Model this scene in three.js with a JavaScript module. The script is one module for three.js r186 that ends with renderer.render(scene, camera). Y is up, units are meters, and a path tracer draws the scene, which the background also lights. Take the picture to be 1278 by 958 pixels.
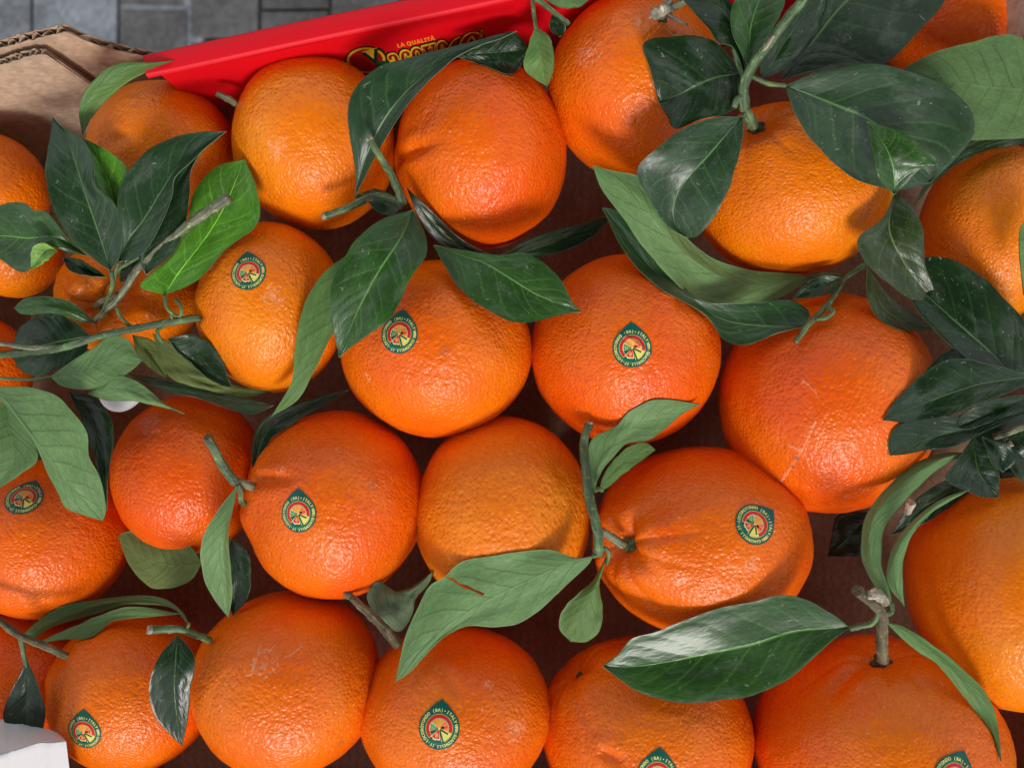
import * as THREE from 'three';
import { mergeGeometries } from 'three/addons/utils/BufferGeometryUtils.js';
import { ImprovedNoise } from 'three/addons/math/ImprovedNoise.js';

// ---------------------------------------------------------------- camera, sky, sun, exposure
const scene = new THREE.Scene();
const H = 460, F = 1027.2;                         // camera height in mm; focal length in photo pixels
const camera = new THREE.PerspectiveCamera(50, 1278 / 958, 0.01, 60);
camera.position.set(0, H / 1000, 0); camera.up.set(0, 0, -1); camera.lookAt(0, 0, 0);
camera.focus = 0.375; camera.userData.fStop = 9;
const SUN = new THREE.Vector3(0.12, 0.68, 0.95).normalize();
{
  const w = 64, h = 32, d = new Float32Array(w * h * 4);
  for (let j = 0; j < h; j++) for (let i = 0; i < w; i++) {
    const s = Math.sin(((j + 0.5) / h - 0.5) * Math.PI), k = s > 0 ? 0.37 + 0.37 * s : 0.12;   // even overcast sky, a grey town below
    d.set([k * 0.97, k, k * 1.05, 1], (j * w + i) * 4);
  }
  const t = new THREE.DataTexture(d, w, h, THREE.RGBAFormat, THREE.FloatType);
  t.mapping = THREE.EquirectangularReflectionMapping; t.magFilter = t.minFilter = THREE.LinearFilter; t.needsUpdate = true;
  scene.background = t; scene.environment = t;
}
const sun = new THREE.DirectionalLight(new THREE.Color(1, 0.96, 0.9), 1.5);
sun.name = 'sun'; sun.position.copy(SUN).multiplyScalar(3); sun.castShadow = true; sun.shadow.radius = 28;
sun.shadow.mapSize.set(2048, 2048);
Object.assign(sun.shadow.camera, { left: -0.5, right: 0.5, top: 0.5, bottom: -0.5, near: 0.1, far: 6 });
scene.add(sun, sun.target);
const renderer = new THREE.WebGLRenderer({ antialias: true });
renderer.toneMapping = THREE.LinearToneMapping; renderer.toneMappingExposure = 1.6;
renderer.shadowMap.enabled = true;

// ---------------------------------------------------------------- helpers (photo pixel + height in mm -> metres)
const V3 = THREE.Vector3, V = (x, y, z) => new V3(x, y, z);
const at = (px, py, h) => V((px - 639) / F * (H - h), h, (py - 479) / F * (H - h));      // in mm
const ray = (px, py) => V((px - 639) / F, -1, (py - 479) / F).normalize();
const EYE = V(0, H, 0);
function rng(seed) { let a = seed >>> 0; return () => { a = a + 0x6D2B79F5 | 0; let t = Math.imul(a ^ a >>> 15, 1 | a); t = t + Math.imul(t ^ t >>> 7, 61 | t) ^ t; return ((t ^ t >>> 14) >>> 0) / 4294967296; }; }
const IN = new ImprovedNoise(), n3 = (x, y, z) => IN.noise(x, y, z);
const toS = (v) => v <= 0.0031308 ? v * 12.92 : 1.055 * Math.pow(v, 1 / 2.4) - 0.055;
const smooth = (a, b, x) => { x = Math.min(1, Math.max(0, (x - a) / (b - a))); return x * x * (3 - 2 * x); };
const counts = {};
function numbered(n) { const k = counts[n] = (counts[n] ?? -1) + 1; return k ? `${n}_${String(k).padStart(3, '0')}` : n; }
// tileable value noise, n cells across a size x size tile
function tileNoise(size, cells, seed) {
  const r = rng(seed), g = Float32Array.from({ length: cells * cells }, r), o = new Float32Array(size * size);
  for (let y = 0; y < size; y++) for (let x = 0; x < size; x++) {
    const fx = x / size * cells, fy = y / size * cells, ix = Math.floor(fx), iy = Math.floor(fy);
    let a = fx - ix, b = fy - iy; a = a * a * (3 - 2 * a); b = b * b * (3 - 2 * b);
    const i1 = (ix + 1) % cells, j1 = (iy + 1) % cells;
    o[y * size + x] = (g[iy * cells + ix] * (1 - a) + g[iy * cells + i1] * a) * (1 - b) + (g[j1 * cells + ix] * (1 - a) + g[j1 * cells + i1] * a) * b;
  }
  return o;
}
function fbm(size, cells, oct, seed) {
  const o = new Float32Array(size * size); let amp = 1, tot = 0;
  for (let k = 0; k < oct; k++) { const t = tileNoise(size, Math.min(size, cells << k), seed + k * 17); for (let i = 0; i < o.length; i++) o[i] += t[i] * amp; tot += amp; amp *= 0.55; }
  for (let i = 0; i < o.length; i++) o[i] /= tot;
  return o;
}
function dataTex(bytes, w, h, srgb, repeat) {
  const t = new THREE.DataTexture(bytes, w, h, THREE.RGBAFormat);
  t.magFilter = t.minFilter = THREE.LinearFilter; if (repeat) t.wrapS = t.wrapT = THREE.RepeatWrapping;
  if (srgb) t.colorSpace = THREE.SRGBColorSpace; t.needsUpdate = true; return t;
}
function grey(f, size) { const b = new Uint8Array(size * size * 4); for (let i = 0; i < f.length; i++) { const v = Math.max(0, Math.min(255, f[i] * 255)); b[i * 4] = b[i * 4 + 1] = b[i * 4 + 2] = v; b[i * 4 + 3] = 255; } return dataTex(b, size, size, false, true); }
function mesh(name, g, m, parent) {
  const o = new THREE.Mesh(g, m); o.name = parent === scene ? numbered(name) : name; o.castShadow = o.receiveShadow = true; (parent || scene).add(o); return o;
}
// A thing: a Group at its base. Parts are built in world mm and brought to the thing's own axes by fit().
function thing(name, label, category, base, group) {
  const o = new THREE.Group(); o.name = numbered(name); o.position.copy(base).multiplyScalar(0.001);
  o.userData = { label, category }; if (group) o.userData.group = group; o.userData.mm = base.clone(); scene.add(o); return o;
}
function originOf(o) { while (o && !o.userData.mm) o = o.parent; return o.userData.mm; }
function part(name, g, m, parent) {
  const b = originOf(parent); g.translate(-b.x, -b.y, -b.z); g.scale(0.001, 0.001, 0.001);
  return mesh(name, g, m, parent);
}
function sub(name, parent) { const g = new THREE.Group(); g.name = name; parent.add(g); return g; }

// ---------------------------------------------------------------- materials
const std = (o) => new THREE.MeshPhysicalMaterial(o);
const rgb = (r, g, b) => new THREE.Color().setRGB(r, g, b);

// peel relief: leathery cells with oil-gland pits, 1024 px over 80 mm
function peelBump(seed, cell) {
  const S = 1024, mm = 80, o = new Float32Array(S * S), n = Math.round(mm / cell), r = rng(seed), px = [], py = [], pr = [];
  for (let j = 0; j < n; j++) for (let i = 0; i < n; i++) { px.push((i + 0.15 + 0.7 * r() + (j & 1) * 0.5) / n); py.push((j + 0.15 + 0.7 * r()) / n); pr.push(0.45 + r() * 0.8); }
  const big = fbm(S, 20, 3, seed + 5), mid = fbm(S, 64, 2, seed + 9), fine = fbm(S, 180, 2, seed + 13), wx = fbm(S, 40, 2, seed + 21), wy = fbm(S, 40, 2, seed + 29);
  for (let y = 0; y < S; y++) for (let x = 0; x < S; x++) {
    const k = y * S + x, u = x / S + (wx[k] - 0.5) * 0.02, v = y / S + (wy[k] - 0.5) * 0.02, ci = Math.floor(u * n), cj = Math.floor(v * n); let d1 = 9, d2 = 9, w = 1;
    for (let b = -1; b <= 1; b++) for (let a = -2; a <= 1; a++) {
      const i = (ci + a + n * 2) % n, j = (cj + b + n * 2) % n, q = j * n + i; let dx = u - px[q], dy = v - py[q]; dx -= Math.round(dx); dy -= Math.round(dy);
      const d = Math.hypot(dx, dy) * n / pr[q] * 0.75; if (d < d1) { d2 = d1; d1 = d; w = pr[q]; } else if (d < d2) d2 = d;
    }
    const pit = Math.exp(-(d1 * d1) / 0.055) * w, dome = Math.min(1, d2 - d1);
    o[k] = 0.5 + 0.35 * (big[k] - 0.5) + 0.3 * (mid[k] - 0.5) + 0.1 * (fine[k] - 0.5) - 0.26 * pit + 0.14 * (1 - dome);
  }
  return grey(o, S);
}
const PEEL_BUMP = [peelBump(11, 1.9), peelBump(23, 2.3), peelBump(37, 2.9)];
const fA = fbm(512, 5, 5, 301), fB = fbm(512, 9, 4, 311), fC = fbm(512, 90, 2, 321);

// leaf maps: u across (0.5 = midrib), v from base to tip
function leafMaps(seed, under) {
  const w = 256, h = 512, r = rng(seed), lay = new Float32Array(w * h * 5), bp = new Float32Array(w * h), veins = [];
  for (const s of [-1, 1]) { let v = 0.04; while (v < 0.93) { veins.push([s, v, 0.13 + r() * 0.1, 0.5 + r() * 0.5]); v += 0.075 + r() * 0.07; } }
  const g1 = fbm(512, 7, 4, seed + 3), g2 = fbm(512, 60, 3, seed + 4), g3 = fbm(512, 26, 2, seed + 8), specks = new Float32Array(w * h);
  for (let k = 0; k < (under ? 60 : 150 + (seed % 3) * 50); k++) {
    const cx = r() * w, cy = r() * h, rad = 0.6 + r() * r() * 1.6, a = 0.25 + r() * 0.75, ang = r() * 6.3, len = r() < 0.1 ? 2 + r() * 5 : 0;
    for (let y = Math.max(0, cy - 14 | 0); y < Math.min(h, cy + 14); y++) for (let x = Math.max(0, cx - 14 | 0); x < Math.min(w, cx + 14); x++) {
      const dx = x - cx, dy = (y - cy), l = Math.max(-len, Math.min(len, dx * Math.cos(ang) + dy * Math.sin(ang)));
      const d = Math.hypot(dx - l * Math.cos(ang), dy - l * Math.sin(ang)); specks[y * w + x] = Math.max(specks[y * w + x], a * smooth(rad + 0.7, rad - 0.5, d));
    }
  }
  for (let y = 0; y < h; y++) for (let x = 0; x < w; x++) {
    const k = y * w + x, s = (x + 0.5) / w * 2 - 1, v = (y + 0.5) / h, a = Math.abs(s), sg = s < 0 ? -1 : 1, q = y * 512 + x * 2;
    let vein = smooth(Math.max(0.018, 0.05 * (1.15 - v)), 0.01, a), net = 0, near = 1;
    for (const [vs, v0, sl, st] of veins) if (vs === sg) { const d = Math.abs(v - v0 - sl * Math.pow(a, 0.8) - 0.06 * a * a + (g3[q] - 0.5) * 0.012); near = Math.min(near, d); net = Math.max(net, st * smooth(0.012, 0.001, d) * smooth(1, 0.6, a)); }
    const m = under ? 0.86 + 0.2 * (g1[q] - 0.5) + 0.2 * (g2[q] - 0.5) : 0.62 + 0.26 * (g1[q] - 0.5) + 0.2 * (g2[q] - 0.5);
    const dust = under ? 0 : smooth(0.52, 0.75, g1[(q + 90000) % g1.length]) * 0.14 * (0.4 + g2[q]);
  const o = k * 5; lay[o] = Math.pow(Math.max(0, m), 2.2); lay[o + 1] = vein * (under ? 0.35 : 0.8); lay[o + 2] = net * (under ? 0.6 : 0.24); lay[o + 3] = dust; lay[o + 4] = specks[k];
    bp[k] = 0.5 + 0.35 * (under ? vein : -vein) + (under ? 0.14 : -0.05) * net + (under ? -0.16 : 0.2) * smooth(0, 0.045, near) + 0.25 * (g3[q] - 0.5) + 0.08 * (g2[q] - 0.5);
  }
  const bb = new Uint8Array(w * h * 4); for (let i = 0; i < w * h; i++) bb.fill(Math.max(0, Math.min(255, bp[i] * 255)), i * 4, i * 4 + 4);
  const painted = (t) => {                                            // the leaf's own colours: blade, veins, dust, specks
    const b = new Uint8Array(w * h * 4), mv = under ? t.map((v) => v * 1.05 + 0.03) : [t[0] * 2 + 0.03, t[1] * 1.7 + 0.045, t[2] * 1.6 + 0.012], nv = under ? t.map((v) => v * 0.4) : mv;
    for (let k = 0; k < w * h; k++) for (let c = 0; c < 3; c++) { const o = k * 5; let v = t[c] * lay[o] * 1.3; v += (mv[c] - v) * lay[o + 1]; v += (nv[c] - v) * lay[o + 2]; v += ([0.3, 0.33, 0.3][c] - v) * lay[o + 3] * 0.6; v += ([0.5, 0.53, 0.46][c] - v) * lay[o + 4] * (under ? 0.25 : 0.34); b[k * 4 + c] = Math.max(0, Math.min(255, toS(v) * 255)); }
    for (let k = 0; k < w * h; k++) b[k * 4 + 3] = 255; return dataTex(b, w, h, true);
  };
  return { painted, bump: dataTex(bb, w, h, false) };
}
const TOPS = [leafMaps(51), leafMaps(52), leafMaps(53), leafMaps(54), leafMaps(55)], UNDERS = [leafMaps(61, true), leafMaps(62, true)];
const leafMats = {};
const TONES = {       // [upper, under] linear colours
  dark: [[0.014, 0.044, 0.012], [0.1, 0.17, 0.075]], grey: [[0.036, 0.088, 0.034], [0.13, 0.2, 0.11]], mid: [[0.042, 0.125, 0.024], [0.13, 0.23, 0.08]],
  bright: [[0.12, 0.36, 0.03], [0.2, 0.36, 0.08]], matte: [[0.03, 0.08, 0.03], [0.1, 0.18, 0.06]], olive: [[0.042, 0.075, 0.018], [0.13, 0.17, 0.045]], pale: [[0.04, 0.1, 0.04], [0.135, 0.24, 0.088]], green: [[0.04, 0.1, 0.035], [0.105, 0.2, 0.055]],
};
function leafMat(tone, under, i) {
  const k = tone + under + i; if (leafMats[k]) return leafMats[k];
  const t = (under ? UNDERS : TOPS)[i % (under ? 2 : 5)], c = TONES[tone][under ? 1 : 0];
  return leafMats[k] = std({ map: t.painted(c.map((v) => v * (under ? 1.05 : 1.3))), bumpMap: t.bump, bumpScale: under ? 0.00035 : 0.0003, roughness: under ? 0.56 : 0.31, specularIntensity: under ? 0.5 : 0.75 });
}
const streak = (() => {
  const S = 256, n = fbm(S, 24, 3, 71), n2 = fbm(S, 6, 3, 72), b = new Uint8Array(S * S * 4);
  for (let y = 0; y < S; y++) for (let x = 0; x < S; x++) { const m = 0.72 + 0.55 * (n[(y >> 3) * S + x] - 0.5) + 0.5 * (n2[y * S + x] - 0.5) + (n[y * S + x] > 0.68 ? 0.25 : 0), k = (y * S + x) * 4; for (let i = 0; i < 3; i++) b[k + i] = Math.max(0, Math.min(255, m * 255)); b[k + 3] = 255; }
  return dataTex(b, S, S, true, true);
})();
const STEM = {
  green: std({ color: rgb(0.19, 0.31, 0.13), map: streak, bumpMap: streak, bumpScale: 0.0003, roughness: 0.6 }),
  grey: std({ color: rgb(0.33, 0.36, 0.21), map: streak, bumpMap: streak, bumpScale: 0.0004, roughness: 0.7 }),
  wood: std({ color: rgb(0.8, 0.7, 0.52), map: streak, bumpMap: streak, bumpScale: 0.0005, roughness: 0.85 }),
  brown: std({ color: rgb(0.27, 0.22, 0.11), map: streak, bumpMap: streak, bumpScale: 0.0004, roughness: 0.8 }),
  petiole: std({ color: rgb(0.17, 0.29, 0.1), map: streak, roughness: 0.55 }),
};

// ---------------------------------------------------------------- the paving far below the stall
{
  const fl = new THREE.Group(); fl.name = 'ground'; fl.userData.kind = 'structure'; fl.position.y = -0.72; scene.add(fl);
  const S = 512, a = fbm(S, 6, 5, 81), c = fbm(S, 70, 2, 82), b = new Uint8Array(S * S * 4);
  for (let i = 0; i < S * S; i++) { const m = 0.75 + 0.5 * (a[i] - 0.5) + 0.25 * (c[i] - 0.5); b.set([m * 240, m * 244, m * 250, 255], i * 4); }
  const t = dataTex(b, S, S, true, true);
  const base = new THREE.PlaneGeometry(12, 12); base.rotateX(-Math.PI / 2); base.translate(0, -0.012, 0);
  mesh('mortar_bed', base, std({ color: rgb(0.1, 0.1, 0.1), roughness: 0.95 }), fl);
  const tone = [[0.33, 0.35, 0.375], [0.36, 0.38, 0.405], [0.17, 0.16, 0.148], [0.14, 0.13, 0.12], [0.19, 0.18, 0.168]].map((q) => std({ color: rgb(...q), map: t, roughness: 0.75 }));
  const k = (H + 720) / F / 1000, tile = (x0, x1, y0, y1, m, lift = 0) => {      // pixel bounds on the paving plane
    const w = (x1 - x0) * k - 0.004, d = (y1 - y0) * k - 0.004, bev = 0.004, s = new THREE.Shape([[-w / 2 + bev, -d / 2 + bev], [w / 2 - bev, -d / 2 + bev], [w / 2 - bev, d / 2 - bev], [-w / 2 + bev, d / 2 - bev]].map((q) => new THREE.Vector2(...q)));
    const g = new THREE.ExtrudeGeometry(s, { depth: 0.012, bevelEnabled: true, bevelSize: bev, bevelThickness: 0.003, bevelSegments: 2 });
    g.rotateX(-Math.PI / 2); const px = ((x0 + x1) / 2 - 639) * k, pz = ((y0 + y1) / 2 - 479) * k;
    const uv = g.attributes.uv, p = g.attributes.position; for (let i = 0; i < uv.count; i++) uv.setXY(i, (p.getX(i) + px) * 2.2, (p.getZ(i) + pz) * 2.2);
    const o = mesh('paving_tile', g, m, fl); o.position.set(px, -0.012 + lift, pz); return o;
  };
  const r = rng(5);
  for (let i = -4; i < 2; i++) for (let j = -3; j < 1; j++) tile(-68 + 108 * i + 108, 40 + 108 * i + 108, -150 + j * 240, 90 + j * 240, tone[i & 1 ? 0 : 1], (r() - 0.5) * 0.004);
  for (let i = 0; i < 6; i++) for (let j = -2; j < 6; j++) { const o = (i % 2) * 37; tile(148 + 88 * i, 236 + 88 * i, -118 + j * 130 + o, 12 + j * 130 + o, tone[2 + (i * 2 + j * 5 + 60) % 3], (r() - 0.5) * 0.004).rotation.y = (r() - 0.5) * 0.06; }
}

// ---------------------------------------------------------------- the stall's awning, above the picture
{
  const aw = new THREE.Group(); aw.name = 'awning'; aw.position.set(0, 0, -0.4); aw.userData = { label: 'dark canvas awning on four posts over the fruit box', category: 'awning' }; scene.add(aw);
  const m = std({ color: rgb(0.1, 0.1, 0.095), roughness: 0.9, side: THREE.DoubleSide }), pm = std({ color: rgb(0.3, 0.3, 0.3), roughness: 0.5 });
  const roof = new THREE.BoxGeometry(3, 0.01, 2.5); roof.translate(0, 2.0, 0); mesh('canopy', roof, m, aw);
  for (const x of [-1.48, 1.48]) for (const z of [-1.23, 1.23]) { const p = new THREE.CylinderGeometry(0.02, 0.02, 2.72, 12); p.translate(x, 0.635, z); mesh('post', p, pm, aw); }
}
// ---------------------------------------------------------------- the fruit box
const BOX = thing('fruit_box', 'red printed cardboard box with brown torn corner flaps, holding all the oranges', 'box', V(0, 0, 0));
const RIM = 96;                                                    // height of the box rim
const wp0 = at(201, 94, RIM), wp1 = at(641, 0, RIM), wd = wp1.clone().sub(wp0).setY(0).normalize(), wn = V(-wd.z, 0, wd.x);   // along the back wall; towards the oranges
if (wn.z < 0) wn.negate();
const cardTex = (() => {
  const S = 512, a = fbm(S, 8, 4, 91), c = fbm(S, 120, 2, 92), b = new Uint8Array(S * S * 4);
  for (let y = 0; y < S; y++) for (let x = 0; x < S; x++) { const i = y * S + x, m = 0.86 + 0.16 * (a[i] - 0.5) + 0.2 * (c[i] - 0.5) + 0.018 * Math.sin(x * Math.PI * 2 / 16); b.set([m * 255, m * 250, m * 244, 255], i * 4); }
  return dataTex(b, S, S, true, true);
})();
const CARD = std({ color: rgb(0.64, 0.46, 0.33), map: cardTex, bumpMap: cardTex, bumpScale: 0.0002, roughness: 0.9, side: THREE.DoubleSide });
const CARD_EDGE = std({ color: rgb(0.66, 0.5, 0.37), map: cardTex, roughness: 0.95, side: THREE.DoubleSide });
const RED = std({ color: rgb(0.7, 0.004, 0.014), roughness: 0.5, specularIntensity: 0.5, side: THREE.DoubleSide });
const along = (o, s, n, h) => o.clone().addScaledVector(wd, s).addScaledVector(wn, n).setY(h);
// a strip between two rows of points (mm), u in metres along and v across
function strip(rows, uvs) {
  const nr = rows.length, nc = rows[0].length, p = [], uv = [], ix = [];
  rows.forEach((r, j) => r.forEach((q, i) => { p.push(q.x, q.y, q.z); uv.push(...(uvs ? uvs(i, j, q) : [i / (nc - 1), j / (nr - 1)])); }));
  for (let j = 0; j < nr - 1; j++) for (let i = 0; i < nc - 1; i++) { const a = j * nc + i; ix.push(a, a + 1, a + nc, a + 1, a + nc + 1, a + nc); }
  const g = new THREE.BufferGeometry(); g.setAttribute('position', new THREE.Float32BufferAttribute(p, 3)); g.setAttribute('uv', new THREE.Float32BufferAttribute(uv, 2)); g.setIndex(ix); g.computeVertexNormals(); return g;
}
{
  // base board
  const q0 = along(wp0, -190, -30, 0), q1 = along(wp0, 440, -12, 0), shp = new THREE.Shape([q0, q1, V(420, 0, 300), V(-345, 0, 300)].map((q) => new THREE.Vector2(q.x, -q.z)));
  const bb = new THREE.ExtrudeGeometry(shp, { depth: 4, bevelEnabled: false }); bb.rotateX(-Math.PI / 2); bb.translate(0, -22, 0); const uv = bb.attributes.uv; for (let i = 0; i < uv.count; i++) uv.setXY(i, uv.getX(i) * 0.006, uv.getY(i) * 0.006);
  part('base', bb, CARD, BOX);
  // back wall: inner face carries the print; rim folds outward
  const L = 430, up = 116, cv = document.createElement('canvas'); cv.width = 2048; cv.height = 512; const c = cv.getContext('2d');
  c.fillStyle = 'rgb(216,8,24)'; c.fillRect(0, 0, 2048, 512);
  const X = (px, py) => {                                         // photo pixel -> print position on the wall plane
    const d = ray(px, py), t = wp0.clone().sub(EYE).dot(wn) / d.dot(wn), q = EYE.clone().addScaledVector(d, t); return [q.clone().sub(wp0).dot(wd) / L * 2048, (RIM - q.y) / up * 512];
  };
  const lines = (text, pa, pb, hh, font, fill, edge, lw) => {       // text whose baseline runs from pa to pb
    const [x0, y0] = X(...pa), [x1, y1] = X(...pb); c.save(); c.translate(x0, y0); c.rotate(Math.atan2(y1 - y0, x1 - x0)); c.font = font; const w = c.measureText(text).width; c.scale(Math.hypot(x1 - x0, y1 - y0) / w, hh); c.lineJoin = 'round';
    if (edge) { c.lineWidth = lw * 2; c.strokeStyle = '#14200f'; c.strokeText(text, 0, 0); c.lineWidth = lw; c.strokeStyle = edge; c.strokeText(text, 0, 0); } c.fillStyle = fill; c.fillText(text, 0, 0); c.restore();
  };
  lines('LA QUALITÀ', [496, 60], [543, 50], 0.9, 'bold 30px sans-serif', '#e8b02a');
  lines('iacove', [480, 91], [562, 70], 1.5, 'italic bold 100px serif', '#8c1016', '#e0bc2c', 12);
  const [lx, ly] = X(573, 58), [mx] = X(587, 54); c.lineJoin = 'round';
  for (const [x, dy] of [[lx, 0], [mx, -10]]) { c.save(); c.translate(x, ly + 18 + dy); c.rotate(0.12); for (const [lw, st] of [[34, '#14200f'], [24, '#e0bc2c'], [12, '#8c1016']]) { c.lineWidth = lw; c.strokeStyle = st; c.beginPath(); c.ellipse(0, 0, 18, 54, 0, 0, 7); c.stroke(); } c.restore(); }
  lines('i', [597, 64], [602, 63], 1.3, 'italic bold 100px serif', '#8c1016', '#e0bc2c', 10);
  const [ex, ey] = X(457, 76); c.save(); c.translate(ex, ey); c.scale(0.52, 0.78);
  c.fillStyle = '#14200f'; c.beginPath(); c.arc(0, 0, 92, 0, 7); c.fill(); c.fillStyle = '#e0bc2c'; c.beginPath(); c.arc(0, 0, 84, 0, 7); c.fill(); c.fillStyle = '#a3131a'; c.beginPath(); c.arc(0, 0, 72, 0, 7); c.fill();
  c.fillStyle = '#e9cf3a'; c.beginPath(); c.moveTo(36, 26); c.lineTo(-2, -60); c.lineTo(66, -66); c.fill(); c.strokeStyle = '#10351f'; c.lineWidth = 15; c.beginPath(); c.moveTo(2, -52); c.lineTo(36, 24); c.lineTo(60, -60); c.stroke();
  c.fillStyle = '#1d4a22'; c.beginPath(); c.ellipse(62, 44, 34, 22, 0.2, 0, 7); c.fill(); c.restore();
  const ct = new THREE.CanvasTexture(cv); ct.colorSpace = THREE.SRGBColorSpace;
  const N = 40, hs = [RIM, RIM - 3, 70, 40, 10, -18].map((h) => h), face = strip(hs.map((h) => Array.from({ length: N + 1 }, (_, i) => { const s = L * i / N; return along(wp0, s, 0.7 * n3(s * 0.012, h * 0.02, 3) * smooth(0, 40, RIM - h), h); })), (i, j) => [i / N, 1 - (RIM - hs[j]) / up]);
  part('back_wall', face, std({ map: ct, roughness: 0.5, specularIntensity: 0.5, side: THREE.DoubleSide }), BOX);
  // folded rim: rounded crest, a sloping band, outer face
  const prof = [[0, 0], [-0.6, 1.3], [-1.8, 1.9], [-6, 1.6], [-9.5, 0.9], [-10.4, 0], [-10.6, -4], [-10.6, -90]];
  const rim = strip(prof.map(([n, h]) => Array.from({ length: N + 1 }, (_, i) => { const s = -6 + (L + 6) * i / N; return along(wp0, s, n + 0.5 * n3(s * 0.01, 1, 7), RIM + h + 0.5 * n3(s * 0.012, 4, 1)); })));
  part('rim', rim, RED, BOX);
  // near wall and right wall (mostly outside the photograph)
  const f0 = at(-120, 1108, RIM), fr = strip([RIM, 50, -18].map((h) => [0, 150, 300, 720].map((s) => V(f0.x + s, h, f0.z)))); part('near_wall', fr, RED, BOX);
  const lw = strip([RIM, 50, -18].map((h) => [0, 150, 300, 480].map((z) => V(at(-150, 0, RIM).x, h, -130 + z)))); part('side_wall', lw, CARD, BOX);
}
// corrugated panels: two liners and a fluted medium between them
function flutedPanel(name, o, len, topH, botH, thick, pitch, face, dirA, dirN, waves, plies = 1) {
  const g = [], N = Math.ceil(len / 1.2), P = (s, n, h) => o.clone().addScaledVector(dirA, s).addScaledVector(dirN, n).setY(h);
  const bend = (s) => 1.2 * n3(s * 0.03, 2.2, waves), rough = (s, k) => 1.8 * n3(s * 0.5, k * 3.1, 9) + 0.9 * n3(s * 1.9, k, 4);
  const sheet = (off, thk, k) => {
    const col = (n, h0) => Array.from({ length: N + 1 }, (_, i) => { const s = len * i / N; return P(s, n + bend(s), h0 === null ? topH(s) + rough(s, k) : h0); });
    g.push(strip([col(off - thk, botH), col(off - thk, null), col(off, null), col(off, botH)], (i, j, q) => [len * i / N * 0.004, q.y * 0.004]));
  };
  sheet(0, 0.45, 1);
  const M = Math.ceil(len / (pitch / 8));
  for (let p = 0; p < plies; p++) {
    const c = -0.45 - thick * (p + 0.5), rowM = (dn, h) => Array.from({ length: M + 1 }, (_, i) => { const s = len * i / M; return P(s, c + dn + bend(s) + (thick / 2 - 0.2) * Math.sin(s / pitch * Math.PI * 2 + p), h === null ? topH(s) - 0.3 + rough(s, 5 + p) : h); });
    g.push(strip([rowM(-0.15, botH), rowM(-0.15, null), rowM(0.15, null), rowM(0.15, botH)], (i, j, q) => [len * i / M * 0.004, q.y * 0.004]));
    sheet(-0.45 - thick * (p + 1), 0.45, 2 + p);
  }
  return part(name, mergeGeometries(g), face, BOX);
}
{
  const pl = (pts) => (s) => { for (let i = 1; i < pts.length; i++) if (s <= pts[i][0]) { const a = pts[i - 1], b = pts[i]; return a[1] + (b[1] - a[1]) * (s - a[0]) / (b[0] - a[0]); } return pts[pts.length - 1][1]; };
  const o1 = at(-260, 125, 100), d1 = at(85, 40, 100).sub(at(0, 61, 100)).setY(0).normalize(), nn = V(-d1.z, 0, d1.x); if (nn.z < 0) nn.negate();
  const prof = (o, pts) => pl(pts.map(([x, y]) => { const d = ray(x, y), q = EYE.clone().addScaledVector(d, o.clone().sub(EYE).dot(nn) / d.dot(nn)); return [q.clone().sub(o).dot(d1), q.y]; }));
  flutedPanel('corner_panel', o1, 160, prof(o1, [[-60, 77], [0, 61], [40, 50], [85, 39], [100, 48], [130, 59], [160, 66], [185, 71], [215, 82]]), -18, 3.0, 5.6, CARD, d1, nn, 1, 1);
  const o2 = at(-260, 146, 97);
  flutedPanel('corner_flap', o2, 132, prof(o2, [[-60, 98], [0, 81], [42, 69], [58, 69], [75, 78], [112, 107], [140, 130]]), -18, 2.2, 2.4, CARD_EDGE, d1, nn, 2, 1);
  const o3 = at(1272, -70, 98), d3 = at(1300, 50, 98).sub(o3).setY(0).normalize(), n3v = V(-d3.z, 0, d3.x); if (n3v.x > 0) n3v.negate();
  flutedPanel('side_panel', o3, 46, pl([[0, 98], [34, 97], [46, 60]]), -18, 2.6, 4, CARD_EDGE, d3, n3v, 3, 1);
  const g = strip([RIM, 50, -18].map((h) => [0, 40, 200, 480].map((s) => o3.clone().addScaledVector(d3, s).addScaledVector(n3v, -6).setY(h)))); part('side_wall', g, CARD, BOX);
}

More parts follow.
